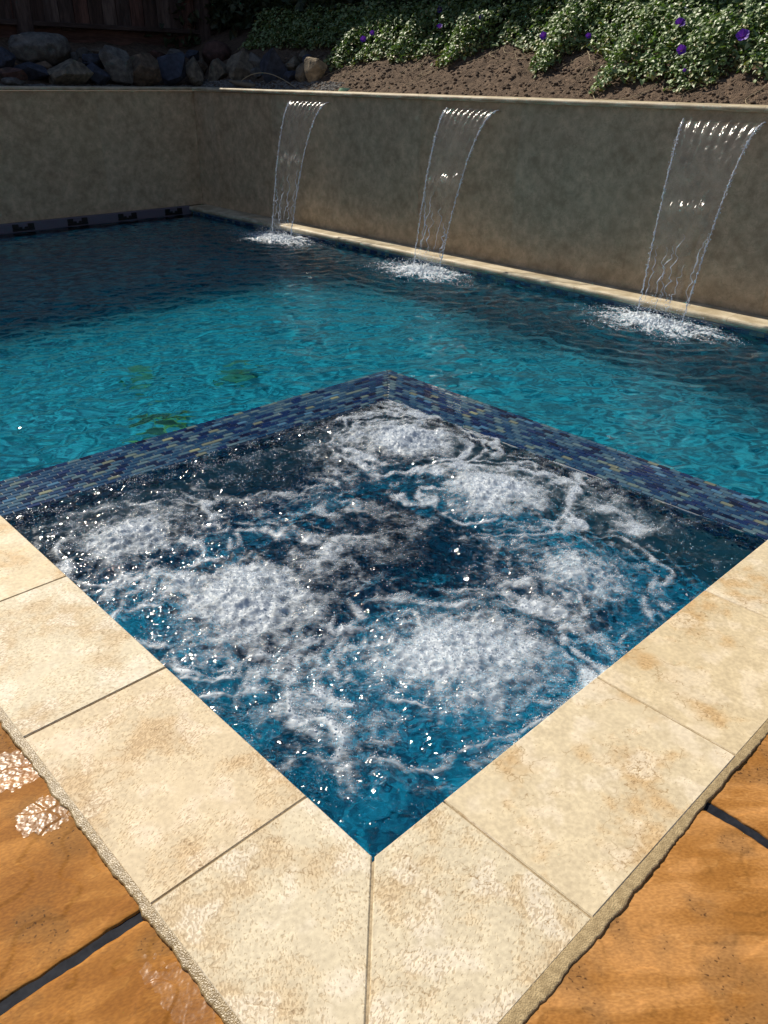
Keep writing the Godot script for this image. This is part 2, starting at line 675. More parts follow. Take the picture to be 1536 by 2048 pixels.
	for c in [Color(0.08, 0.17, 0.36), Color(0.07, 0.15, 0.29), Color(0.11, 0.23, 0.38), Color(0.16, 0.30, 0.43), Color(0.22, 0.35, 0.46), Color(0.28, 0.40, 0.48), Color(0.34, 0.44, 0.49), Color(0.39, 0.46, 0.46), Color(0.43, 0.46, 0.42), Color(0.54, 0.56, 0.47), Color(0.28, 0.45, 0.58), Color(0.05, 0.10, 0.22)]:
		var t := mat(c, 0.16, 0.7)
		t.clearcoat_enabled = true
		t.clearcoat = 0.6
		t.clearcoat_roughness = 0.06
		M.tile.append(t)
	TILE_LIN.clear()
	for t in M.tile: TILE_LIN.append(t.albedo_color.srgb_to_linear())
	var mix_ := mat(Color.WHITE, 0.16, 0.7)
	mix_.vertex_color_use_as_albedo = true
	mix_.clearcoat_enabled = true
	mix_.clearcoat = 0.6
	mix_.clearcoat_roughness = 0.06
	M.tile_mix = mix_
	M.tile_grout = mat(Color(0.58, 0.60, 0.62), 0.6)
	M.black = mat(Color(0.05, 0.05, 0.055), 0.5)
	M.band = mat(Color(0.40, 0.38, 0.43), 0.4)
	M.band_edge = mat(Color(0.46, 0.52, 0.58), 0.3)


# ---------------------------------------------------------------- the setting
const SPA_L := Vector2(0.0, 1.983)
const SPA_C := Vector2(1.893, 1.919)
const SPA_R := Vector2(1.918, 0.0)
const DAM_L := Vector2(0.0, 2.279)
const DAM_C := Vector2(2.215, 2.246)
const DAM_R := Vector2(2.200, 0.0)


func build_ground() -> void:
	var b := MB.new()
	var x0 := -0.37
	var x1 := 5.2
	var z0 := -8.5
	var z1 := 0.37
	var F := 150.0
	for r in [[-F, -F, F, z0], [-F, z1, F, F], [-F, z0, x0, z1], [x1, z0, F, z1]]:
		b.quad(Vector3(r[0], -0.075, r[1]), Vector3(r[2], -0.075, r[1]), Vector3(r[2], -0.075, r[3]), Vector3(r[0], -0.075, r[3]), Vector3.UP)
	tag(put("ground", b.done(), M.soil), "", "", "", "structure")


func build_basin() -> void:
	var root := base("pool_basin")
	tag(root, "teal plastered pool basin under the water", "", "", "structure")
	var nu := 60
	var nv := 100
	var pos := PackedVector3Array()
	for j in nv:
		for i in nu:
			var p := 4.7 * i / (nu - 1.0) - 0.05
			var q := 8.3 * j / (nv - 1.0) - 0.1
			pos.append(V(p, q, -1.22))
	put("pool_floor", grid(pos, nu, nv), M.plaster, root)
	for r in [[-0.2, 0.0, -0.2, 8.2], [4.53, 4.72, -0.2, 8.1], [-0.2, 4.72, 8.0, 8.2], [-0.2, 4.72, -0.2, 0.0]]:
		var b := MB.new()
		b.box(V((r[0] + r[1]) / 2, (r[2] + r[3]) / 2, -0.78), Vector3(r[1] - r[0], 1.44, r[3] - r[2]))
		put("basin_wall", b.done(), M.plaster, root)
	var st := MB.new()
	st.box(V(0.22, 5.15, -0.95), Vector3(0.50, 1.02, 5.72), 0.03)
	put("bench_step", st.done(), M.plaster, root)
	# the spa: a deep blue tub with a bench round it
	var spa := base("spa_basin")
	tag(spa, "dark blue plastered spa basin under the foam", "", "", "structure")
	var f := MB.new()
	f.box(V(0.96, 0.96, -1.05), Vector3(2.0, 0.1, 2.1))
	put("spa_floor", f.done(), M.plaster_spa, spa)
	for r in [[0.0, 0.40, 0.0, 1.95], [1.52, 1.90, 0.0, 1.90], [0.40, 1.52, 1.54, 1.93], [0.40, 1.52, 0.0, 0.36]]:
		var b := MB.new()
		b.box(V((r[0] + r[1]) / 2, (r[2] + r[3]) / 2, -0.76), Vector3(r[1] - r[0], 0.56, r[3] - r[2]), 0.02)
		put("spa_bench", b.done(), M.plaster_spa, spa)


func build_coping() -> void:
	var root := base("pool_coping")
	tag(root, "cream travertine coping round the spa and pool", "", "", "structure")
	var g := 0.0017
	var w := 0.385
	var cuts := [0.0, 0.212, 0.820, 1.428, 2.036, 2.644, 3.252, 3.86, 4.50]
	var cuts_l := [0.0, 0.215, 0.817, 1.424, 2.03, 2.637, 3.244, 3.85, 4.457, 5.064, 5.67, 6.277, 6.884, 7.49, 8.0]
	for side in 2:
		var c: Array = cuts if side == 0 else cuts_l
		for k in c.size() - 1:
			var a: float = c[k] + g
			var e: float = c[k + 1] - g
			var out: Array
			if side == 0:
				out = [V(a, 0, 0), V(e, 0, 0), V(e, -w, 0), V(a, -w, 0)]
				if k == 0: out = [V(2.4 * g, 0, 0), V(e, 0, 0), V(e, -w, 0), V(-w + 2.4 * g, -w, 0)]
			else:
				out = [V(0, a, 0), V(0, e, 0), V(-w, e, 0), V(-w, a, 0)]
				if k == 0: out = [V(0, 2.4 * g, 0), V(0, e, 0), V(-w, e, 0), V(-w, -w + 2.4 * g, 0)]
			var b := MB.new()
			b.uv_scale = 1.0
			b.uv_off = Vector2(0.37 * k + 0.21 * side, 0.59 * k + 0.43 * side)
			b.uv_turn = 0.4 + 1.3 * ((k * 7 + side * 3) % 5)
			b.slab(out, 0.001 * (((k * 5 + side) % 3) - 1) * 0.5, 0.05, 0.0025)
			put("coping_stone", b.done(), M.trav[(2 + k % 2) if (side == 0 and k > 0) else (k % 2 if k % 4 != 3 else 2)], root)
	var bed := MB.new()
	bed.box(V((4.5 - w) / 2, -w / 2 - 0.002, -0.0285), Vector3(4.5 + w - 0.004, 0.05, w - 0.008))
	bed.box(V(-w / 2 - 0.002, 4.0, -0.0285), Vector3(w - 0.008, 0.05, 8.0 - 0.004))
	put("grout_bed", bed.done(), M.grout, root)
	# sandy mortar between coping and flagstones, its outer edge wandering
	for side in 2:
		var L := 4.5 if side == 0 else 8.0
		var nu := int(L / 0.006)
		var prof := [[-0.10, -0.0012], [0.25, -0.0020], [0.5, -0.0036], [0.8, -0.0042], [0.96, -0.0056], [1.0, -0.0080], [1.0, -0.03]]
		var pos := PackedVector3Array()
		for r in prof:
			for i in nu + 1:
				var s: float = -w - 0.03 + (L + w + 0.03) * i / nu
				var wide := (0.026 if side == 0 else 0.017) + 0.008 * n_a.get_noise_2d(s * 7.0, side * 40.0) + 0.006 * absf(n_a.get_noise_2d(s * 17.0, 7.0 + side)) + 0.002 * n_b.get_noise_2d(s * 80.0, side * 9.0)
				if side == 0: wide *= lerpf(1.0, 0.62, smoothstep(0.2, 0.7, s))
				var y: float = r[1] + (0.0006 * n_a.get_noise_2d(s * 140.0, r[0] * 5.0) if r[1] > -0.02 else 0.0)
				pos.append(V(s, -w - r[0] * wide, y) if side == 0 else V(-w - r[0] * wide, s, y))
		put("mortar_line", grid(pos, nu + 1, prof.size(), 1.0, PackedColorArray(), PackedByteArray(), side == 0), M.mortar if side == 0 else M.mortar_wet, root)


func flag_h(p: float, q: float) -> float:
	var lay := n_a.get_noise_2d(p * 2.2 + 5.0, q * 2.2) * 2.6 + n_b.get_noise_2d(p * 9.0, q * 9.0) * 0.35
	var f := floorf(lay)
	return -0.0110 + (f + smoothstep(0.0, 0.045, lay - f)) * 0.0019 + n_a.get_noise_2d(p * 10.0, q * 10.0) * 0.0001


func flagstone(root: Node, p0: float, p1: float, q0: float, q1: float, res: int, m: Material, skew := 0.0) -> void:
	var pos := PackedVector3Array()
	for j in res + 1:
		for i in res + 1:
			# two outermost rings make the rounded edge and the side
			var u := clampf((i - 1.0) / (res - 2.0), 0.0, 1.0)
			var v := clampf((j - 1.0) / (res - 2.0), 0.0, 1.0)
			var p := lerpf(p0, p1, u)
			var q := lerpf(q0, q1, v)
			var eu := minf(u * (p1 - p0), (1 - u) * (p1 - p0))
			var ev := minf(v * (q1 - q0), (1 - v) * (q1 - q0))
			var near := exp(-minf(eu, ev) / 0.03)
			p += near * 0.005 * n_a.get_noise_2d(q * 11.0, p0 * 31.0)
			q += near * 0.005 * n_a.get_noise_2d(p * 11.0, q0 * 31.0 + 9.0) + skew * (p - p1)
			var e := minf(eu, ev)
			var y := flag_h(p, q) - 0.003 * (1.0 - smoothstep(0.0, 0.008, e))
			if i == 0 or j == 0 or i == res or j == res: y = -0.05
			pos.append(V(p, q, y))
	var uvk := 0.83
	var o := put("flagstone", grid(pos, res + 1, res + 1, uvk, PackedColorArray(), PackedByteArray(), false, -0.72 if q1 < 0.0 else -0.30), m, root)
	o.set_meta("kind", "structure")
	o.remove_meta("kind")


func build_patio() -> void:
	var root := base("patio_paving")
	tag(root, "ochre sandstone flagstone patio with dark joints", "", "", "structure")
	var bed := MB.new()
	bed.box(V(-2.4, 2.0, -0.0392), Vector3(4.03, 0.05, 13.0))
	bed.box(V(2.61, -2.45, -0.0392), Vector3(5.98, 0.05, 4.1))
	put("joint_filler", bed.done(), M.joint, root)
	flagstone(root, -1.28, -0.368, 0.226, 1.12, 190, M.flag_b, -0.03)
	flagstone(root, -1.28, -0.368, -0.62, 0.204, 190, M.flag_b, -0.03)
	flagstone(root, -0.36, 0.627, -1.28, -0.368, 210, M.flag, 0.0)
	flagstone(root, 0.652, 1.5, -1.0, -0.368, 170, M.flag, 0.0)
	var ms := [M.flag, M.flag_b]
	var k := 0
	for r in [[1.525, 2.35, -1.0, -0.368], [2.375, 3.3, -1.0, -0.368], [3.325, 4.4, -1.0, -0.368], [0.652, 1.7, -1.9, -1.025], [1.725, 2.8, -1.9, -1.025], [-0.36, 0.627, -2.2, -1.305],
			[-1.28, -0.368, -1.6, -0.645], [-2.3, -1.305, -1.1, -0.1], [-2.3, -1.305, -0.075, 0.9], [-2.3, -1.305, 0.925, 2.0], [-1.28, -0.368, 1.145, 2.1], [-1.28, -0.368, 2.125, 3.0], [-1.28, -0.368, 3.025, 4.1], [-1.28, -0.368, 4.125, 5.0]]:
		flagstone(root, r[0], r[1], r[2], r[3], 34, ms[k % 2])
		k += 1


# a cap with a rounded nose: the profile runs in (depth, height), the stone along the other axis
func bullnose(along_q: bool, a: float, e: float, front: float, back: float, top: float, thick: float, tilt := 0.0) -> MB:
	var b := MB.new()
	b.uv_scale = 1.0
	b.uv_off = Vector2(a * 0.77, e * 0.31)
	var prof := []
	var r := thick / 2.0
	var s := signf(back - front)
	prof.append(Vector2(back, top))
	for k in 9:
		var g := PI / 2 + PI * k / 8.0
		prof.append(Vector2(front + s * r + s * r * cos(g), top - r + r * sin(g)))
	prof.append(Vector2(back, top - thick))
	var at := func(t: Vector2, l: float) -> Vector3:
		return V(t.x, l, t.y + tilt * l) if along_q else V(l, t.x, t.y)
	var ctr := Vector2((front + back) / 2.0, top - r)
	for k in prof.size():
		var t0: Vector2 = prof[k]
		var t1: Vector2 = prof[(k + 1) % prof.size()]
		var o2 := (t0 + t1) / 2.0 - ctr
		if k == 0 or k == 8 + 1: o2.x = 0.0
		var o := V(o2.x, 0, o2.y) if along_q else V(0, o2.x, o2.y)
		b.quad(at.call(t0, a), at.call(t0, e), at.call(t1, e), at.call(t1, a), o)
		b.tri(at.call(ctr, a), at.call(t0, a), at.call(t1, a), V(0, -1, 0) if along_q else V(-1, 0, 0))
		b.tri(at.call(ctr, e), at.call(t0, e), at.call(t1, e), V(0, 1, 0) if along_q else V(1, 0, 0))
	return b


func panel(root: Node, along_q: bool, a: float, e: float, y0: float, y1: float, k: int) -> void:
	var b := MB.new()
	b.uv_scale = 0.62
	b.uv_turn = 0.55
	var d := 0.0002 * ((k * 3) % 4)
	if along_q: b.box(V(WALL_P + 0.012 - d, (a + e) / 2, (y0 + y1) / 2), Vector3(0.024, y1 - y0, e - a), 0.0007)
	else: b.box(V((a + e) / 2, WALL_Q + 0.012 - d, (y0 + y1) / 2), Vector3(e - a, y1 - y0, 0.024), 0.0007)
	put("stone_panel", b.done(), M.slab[(k * 2) % 3], root)


func build_walls() -> void:
	var w := base("waterfall_wall", V(4.85, 3.5, 0))
	tag(w, "long grey brown stone wall with three waterfalls under a pale rounded cap", "wall")
	var off := -w.position
	var part := func(nm: String, b: MB, m: Material) -> MeshInstance3D:
		return put(nm, b.done(), m, w, off)
	var core := MB.new()
	core.box(V(4.86, 3.6, -0.1), Vector3(0.21, 2.68, 9.4))
	part.call("wall_core", core, M.grout)
	var k := 0
	var q := 7.661 - 1.064 * 8.0
	while q < WALL_Q - 0.05:
		var e := minf(q + 1.064, WALL_Q)
		panel(w, true, q + 0.0005, e - 0.0005, 0.044, 1.243, k)
		k += 1
		q += 1.064
	for c in w.get_children():
		if c.name.begins_with("stone_panel"): c.position = off
	var joints := []
	q = 8.02
	while q > -1.0:
		joints.append(q)
		q -= 0.59
	for i in joints.size() - 1:
		part.call("cap_stone", bullnose(true, joints[i + 1] + 0.001, joints[i] - 0.001, WALL_P - 0.035, 4.98, CAP_Y + 0.034, 0.036, 0.0006), M.cap)
	q = 8.0
	while q > -0.8:
		part.call("ledge_stone", bullnose(true, q - 0.599, q - 0.001, 4.50, WALL_P + 0.004, 0.043, 0.05), M.cap)
		q -= 0.6
	var ed := MB.new()
	ed.box(V(4.523, 3.6, -0.012), Vector3(0.012, 0.008, 8.9), 0.002)
	part.call("metal_trim", ed, M.band_edge)  # pale strip for the tile edge under the ledge
	# waterline mosaic under the ledge, too far to pick its tiles apart
	var tb := MB.new()
	for row in 6:
		for i in 176:
			tb.tint = TILE_LIN[rnd.randi() % 9]
			var qq: float = -0.75 + i * 0.0505 + (row % 2) * 0.025
			if qq > 7.97: continue
			tb.box(V(4.527, qq, -0.030 - row * 0.0255), Vector3(0.006, 0.0235, 0.0485), 0.0)
	var tl: MeshInstance3D = part.call("waterline_mosaic", tb, M.tile_mix)
	tl.set_meta("kind", "stuff")
	for c in [[1.507, 2.057], [3.597, 4.145], [5.642, 6.228]]:
		var s := MB.new()
		s.box(V(4.726, (c[0] + c[1]) / 2, 1.183), Vector3(0.022, 0.006, c[1] - c[0] - 0.01), 0.002)
		part.call("spillway_lip", s, M.grout)

	var l := base("side_wall", V(2.2, 8.2, 0))
	tag(l, "shaded grey stone wall at the left with pale cap below the boulders", "wall")
	var off2 := -l.position
	var core2 := MB.new()
	core2.box(V(2.1, 8.195, -0.1), Vector3(5.3, 2.68, 0.22))
	put("wall_core", core2.done(), M.grout, l, off2)
	var p := WALL_P
	while p > -0.9:
		panel(l, false, p - 1.1795, p - 0.0005, 0.044, 1.243, k)
		k += 1
		p -= 1.18
	for c in l.get_children():
		if c.name.begins_with("stone_panel"): c.position = off2
	var cuts := [4.978, 4.565, 3.953, 3.428, 2.902, 2.31, 1.72, 1.13, 0.54, -0.05, -0.64]
	for i in cuts.size() - 1:
		put("cap_stone", bullnose(false, cuts[i + 1] + 0.001, cuts[i] - 0.001, WALL_Q - 0.035, 8.31, CAP_Y + 0.0385, 0.036).done(), M.cap, l, off2)
	var bd := MB.new()
	bd.box(V(1.95, 8.035, -0.12), Vector3(5.16, 0.326, 0.07), 0.004)
	put("tile_band", bd.done(), M.band, l, off2)
	var x := 4.175
	while x > -0.2:
		var u := MB.new()
		var z := 7.998
		u.box(V(x + 0.115, z, -0.024), Vector3(0.23, 0.022, 0.010), 0.003)
		for s in [0.035, 0.195]:
			u.box(V(x + s, z, 0.0105), Vector3(0.066, 0.047, 0.010), 0.006)
		u.box(V(x + 0.086, z, -0.004), Vector3(0.036, 0.018, 0.010), 0.004)
		u.box(V(x + 0.144, z, -0.004), Vector3(0.036, 0.018, 0.010), 0.004)
		put("black_inset", u.done(), M.black, l, off2)
		x -= 0.585


var TILE_LIN := []


func build_dam() -> void:
	var root := base("spa_dam_wall", V(1.9, 2.0, -0.02))
	tag(root, "low spa wall topped with blue and grey glass brick mosaic", "wall")
	var off := -root.position
	# body
	for s in 2:
		var b := MB.new()
		var o := [SPA_L, SPA_C, DAM_C, DAM_L] if s == 0 else [SPA_C, SPA_R, DAM_R, DAM_C]
		var t := []
		for c in o: t.append(V(c.x, c.y, 0))
		b.slab(t, -0.0195, 1.3, 0.002)
		put("wall_core", b.done(), M.tile_grout, root, off)
	var spots := []
	var rows := 12
	for s in 2:
		var a0 := SPA_C
		var a1 := DAM_C
		var b0 := SPA_L if s == 0 else SPA_R
		var b1 := DAM_L if s == 0 else DAM_R
		for r in rows:
			var t := (r + 0.5) / rows
			var A := a0.lerp(a1, t)
			var B := b0.lerp(b1, t)
			var L := A.distance_to(B)
			var d := (B - A) / L
			var x := fposmod(L - (0.0 if r % 2 == 0 else 0.0254), 0.0508) - 0.0508
			while x < L:
				var x0 := maxf(x, 0.0)
				var x1 := minf(x + 0.0478, L)
				if x1 - x0 > 0.010: spots.append([A + d * (x0 + x1) / 2.0, d, x1 - x0, s, r])
				x += 0.0508
		# facing tiles down both sides of the wall, above and just under the water
		for f in 2:
			var A := a0 if f == 0 else a1
			var B := b0 if f == 0 else b1
			var L := A.distance_to(B)
			var d := (B - A) / L
			for r in 5:
				var x := 0.0 if r % 2 == 0 else 0.025
				while x < L - 0.03:
					spots.append([A + d * (x + 0.024), d, 0.0475, s, -1 - r - 10 * f])
					x += 0.0508
	var eye := Vector2(-0.752, -0.791)
	spots.sort_custom(func(a, b): return a[0].distance_squared_to(eye) + (100.0 if a[4] < 0 else 0.0) < b[0].distance_squared_to(eye) + (100.0 if b[4] < 0 else 0.0))
	var one := MB.new()
	one.box(Vector3.ZERO, Vector3(0.0485, 0.006, 0.0208), 0.0012)
	var mesh := one.done()
	var rest := MB.new()
	var n := 0
	for t in spots:
		var pick := rnd.randf()
		var ci := 0
		for w in [0.11, 0.10, 0.15, 0.17, 0.17, 0.12, 0.07, 0.03, 0.02, 0.008, 0.025, 0.027]:
			if pick < w: break
			pick -= w
			ci += 1
		ci = mini(ci, 11)
		var dir := V(t[1].x, t[1].y, 0)
		var side := Vector3.UP.cross(dir)
		var bs := Basis(dir, Vector3.UP, -side)
		bs = Basis(Vector3(rnd.randf_range(-1, 1), 0, rnd.randf_range(-1, 1)).normalized(), rnd.randf_range(0, 0.02)) * bs
		if t[4] >= 0 and n < 300:
			var o := put("mosaic_tile", mesh, M.tile[ci], root)
			o.transform = Transform3D(bs * Basis.from_scale(Vector3(t[2] / 0.0485, 1, 1)), V(t[0].x, t[0].y, -0.0178 + rnd.randf_range(0, 0.0006)) + off)
			n += 1
		elif t[4] >= 0:
			rest.tint = TILE_LIN[ci]
			rest.box(V(t[0].x, t[0].y, -0.0178 + rnd.randf_range(0, 0.0006)), Vector3(t[2], 0.006, 0.0212), 0.0012, bs)
		else:
			rest.tint = TILE_LIN[ci]
			var f := 0 if t[4] > -10 else 1
			var row: int = -1 - t[4] - 10 * f
			var inward := -1.0 if f == 0 else 1.0
			var nrm := Vector2(0, 1) if t[3] == 0 else Vector2(1, 0)
			var c: Vector2 = t[0] + nrm * inward * 0.002
			rest.box(V(c.x, c.y, -0.034 - row * 0.0255), Vector3(t[2], 0.0228, 0.006) , 0.0, Basis(dir, Vector3.UP, -side))
	var o2 := put("mosaic_tile_field", rest.done(), M.tile_mix, root, off)
	o2.set_meta("kind", "stuff")


# ---------------------------------------------------------------- water
const FALLS := [[1.782, 0.275, 1.79, 0.165], [3.871, 0.274, 3.98, 0.150], [5.935, 0.290, 6.01, 0.155]]   # q of the lip, half width, q of the landing, half width there


func pool_h(p: float, q: float) -> float:
	var h := n_r.get_noise_2d(p * 2.6 + q * 0.4, q * 3.4) * 0.0115 + n_a.get_noise_2d(p * 8.0, q * 11.0) * 0.0040
	h += n_a.get_noise_2d(p * 7.0 + 50.0, q * 8.0) * 0.0085 * smoothstep(2.6, 0.9, p) * smoothstep(5.0, 3.4, q)
	for f in FALLS:
		var r := Vector2(p - 4.36, q - f[2]).length()
		if r < 2.6:
			var w := r + 0.05 * n_b.get_noise_2d(p * 5.0, q * 5.0)
			h += sin(w * TAU / 0.16) * 0.0078 * exp(-r * 1.2) + n_a.get_noise_2d(p * 26.0, q * 26.0) * 0.014 * exp(-r * 3.2)
	h *= 1.0 - 0.55 * smoothstep(4.6, 5.6, q) * (1.0 - smoothstep(2.4, 3.6, p))
	return h


func build_water() -> void:
	var nu := 250
	var nv := 440
	var pos := PackedVector3Array()
	pos.resize(nu * nv)
	var hole := PackedByteArray()
	hole.resize(nu * nv)
	for j in nv:
		var q := -0.002 + 8.006 * j / (nv - 1.0)
		for i in nu:
			var p := -0.002 + 4.526 * i / (nu - 1.0)
			pos[j * nu + i] = V(p, q, YW + pool_h(p, q))
			hole[j * nu + i] = 1 if (p < 2.10 and q < 2.15) else 0
	tag(put("pool_water", grid(pos, nu, nv, 1.0, PackedColorArray(), hole), M.water), "", "", "", "structure")


const JETS := [[1.60, 1.48, 0.23, 1.0], [1.49, 0.87, 0.22, 1.0], [1.22, 0.33, 0.23, 0.62], [0.63, 0.33, 0.26, 0.85], [0.36, 0.95, 0.27, 0.80], [0.27, 1.53, 0.22, 0.78]]


# how much foam lies at a point of the spa, 0 to 1
func foam_at(p: float, q: float) -> float:
	var wx := n_a.get_noise_2d(p * 2.3 + 7.0, q * 2.3) * 0.20 + n_b.get_noise_2d(p * 7.0, q * 7.0) * 0.05
	var wy := n_a.get_noise_2d(p * 2.3, q * 2.3 + 19.0) * 0.20 + n_b.get_noise_2d(p * 7.0 + 3.0, q * 7.0) * 0.05
	var milk := clampf(0.34 + 0.9 * n_r.get_noise_2d(p * 1.5 + wx * 1.5 + 12.0, q * 1.5 + wy * 1.5), 0.0, 1.0)
	# long soft streaks of froth drawn between the boils
	var f1 := clampf(1.0 - absf(n_b.get_noise_2d(p * 1.7 + wx * 2.0, q * 1.7 + wy * 2.0)) * 2.3, 0.0, 1.0)
	var f2 := clampf(1.0 - absf(n_b.get_noise_2d(p * 3.4 + wy * 1.8 + 30.0, q * 3.4 + wx * 1.8)) * 2.8, 0.0, 1.0)
	var d := milk * 0.60
	d = maxf(d, f1 * (0.20 + 0.72 * milk))
	d = maxf(d, f2 * (0.06 + 0.40 * milk))
	var rough_ := n_a.get_noise_2d(p * 8.0 + 3.0, q * 8.0)
	var n := 0
	for j in JETS:
		var v := Vector2(p + wx * 0.40 - j[0], q + wy * 0.40 - j[1])
		var r: float = v.length() / j[2]
		var g := v.normalized()
		d = maxf(d, j[3] * (1.0 + rough_ * 0.30) * exp(-pow(maxf(r + rough_ * 0.40, 0.0) / 1.04, 2.2)) * 0.95)
		# crescents drawn out round each upwelling
		var arc := 1.0 - absf(n_b.get_noise_2d(r * 1.7 + n * 17.0 + g.x * 0.6, g.y * 0.7 + g.x * 0.4)) * 2.3
		d = maxf(d, clampf(arc, 0.0, 1.0) * (0.78 + rough_ * 0.5) * j[3] * smoothstep(2.4, 1.3, r) * smoothstep(0.75, 1.15, r))
		n += 1
	d += n_a.get_noise_2d(p * 13.0, q * 13.0) * 0.18 + n_b.get_noise_2d(p * 34.0, q * 34.0) * 0.13
	d = lerpf(d, smoothstep(0.14, 0.92, d), 0.6)
	d *= 1.0 - 0.8 * exp(-(pow((p - 0.88) / 0.26, 2.0) + pow((q - 0.74) / 0.20, 2.0)))
	# calmer by the near corner, by the right end and along the left-hand mosaic
	d *= smoothstep(0.05, 0.55, p + q)
	d *= 1.0 - 0.55 * smoothstep(1.55, 1.9, q) * (1.0 - smoothstep(1.25, 1.5, p))
	d *= 1.0 - 0.6 * smoothstep(1.60, 1.85, p) * (1.0 - smoothstep(0.35, 0.7, q))
	return clampf(d, 0.0, 1.0)


func spa_h(p: float, q: float) -> float:
	var h := n_r.get_noise_2d(p * 5.0, q * 5.0) * 0.016 + n_a.get_noise_2d(p * 17.0, q * 17.0) * 0.006
	for j in JETS:
		var r: float = Vector2(p - j[0], q - j[1]).length() / j[2]
		if r < 2.2:
			h += 0.036 * exp(-r * r * 1.6) * j[3] + 0.005 * sin(r * 9.0) * exp(-r)
			h += n_a.get_noise_2d(p * 26.0, q * 26.0 + 5.0) * 0.012 * exp(-r * r)
	return h


func spa_p(u: float, v: float) -> Vector2:
	return Vector2(0, 0).lerp(SPA_R, u).lerp(SPA_L.lerp(SPA_C, u), v)


func build_spa() -> void:
	var N := 330
	var pos := PackedVector3Array()
	var top := PackedVector3Array()
	var col := PackedColorArray()
	pos.resize(N * N)
	top.resize(N * N)
	col.resize(N * N)
	var dens := PackedFloat32Array()
	dens.resize(N * N)
	for j in N:
		for i in N:
			var t := spa_p(-0.002 + 1.004 * i / (N - 1.0), -0.002 + 1.004 * j / (N - 1.0))
			var h := spa_h(t.x, t.y)
			# it laps the walls no higher than the mosaic
			var rim := minf(minf(t.x, t.y), minf(1.9 - t.x, 1.93 - t.y))
			h = lerpf(minf(h, 0.004), h, smoothstep(0.0, 0.08, rim))
			var k := j * N + i
			pos[k] = V(t.x, t.y, YS + h)
			var d := foam_at(t.x, t.y)
			dens[k] = d
			var g := n_c.get_noise_2d(t.x * 210.0, t.y * 210.0) * 0.5 + n_c.get_noise_2d(t.x * 95.0 + 9.0, t.y * 95.0) * 0.5
			var a := smoothstep(0.08, 1.06, d + g * 0.25) * 0.95
			top[k] = V(t.x, t.y, YS + h + 0.002 + maxf(0.0, d - 0.2) * (0.006 + g * 0.006))
			col[k] = Color(0.80, 0.83, 0.86, a)
	tag(put("spa_water", grid(pos, N, N), M.water_spa), "", "", "", "structure")
	tag(put("spa_foam", grid(top, N, N, 1.0, col), M.foam), "white aerated foam churning over the dark blue spa", "foam", "", "stuff")
	# bubbles: half-round films that each catch the sun
	var ball := ball_mesh(1)
	var where := []
	var whites := []
	var tries := 0
	while where.size() + whites.size() < 130000 and tries < 600000:
		tries += 1
		var u := rnd.randf()
		var v := rnd.randf()
		var k := int(v * (N - 1)) * N + int(u * (N - 1))
		var d := dens[k]
		var t := spa_p(u, v)
		var glint := 0.22 * smoothstep(0.9, 1.7, t.y - t.x * 0.25) * smoothstep(-0.2, 0.3, n_b.get_noise_2d(t.x * 9.0, t.y * 9.0))
		if rnd.randf() > 0.008 + glint + 0.9 * pow(d, 2.0): continue
		var r := 0.0008 + 0.0017 * pow(rnd.randf(), 2.2) + (0.0014 if rnd.randf() < 0.05 else 0.0)
		var at := V(t.x, t.y, top[k].y + r * 0.15 + rnd.randf() * 0.003 * d)
		var tr := Transform3D(Basis.from_scale(Vector3(r, r, r)), at)
		if rnd.randf() < 0.2 + 0.5 * d:
			if rnd.randf() > d * 0.15: whites.append(Transform3D(Basis.from_scale(Vector3(r, r, r) * 0.75), at))
		else: where.append(tr)
	# a scatter of drops thrown over the mosaic
	for i in 900:
		var s := rnd.randf()
		var onp := rnd.randf() < 0.5
		var across := 0.29 * pow(rnd.randf(), 2.0)
		var t := SPA_L.lerp(SPA_C, s) + Vector2(0, across) if onp else SPA_C.lerp(SPA_R, s) + Vector2(across, 0)
		var r := 0.001 + 0.0022 * pow(rnd.randf(), 2.0)
		where.append(Transform3D(Basis.from_scale(Vector3(r, r * 0.7, r)), V(t.x, t.y, -0.0145 + r * 0.4)))
	tag(many("spa_bubbles", ball, M.bubble, where), "clear bubbles glinting on the churning spa water", "bubbles")
	tag(many("spa_froth", ball, M.bubble_white, whites), "white froth beads thick over the spa jets", "froth")


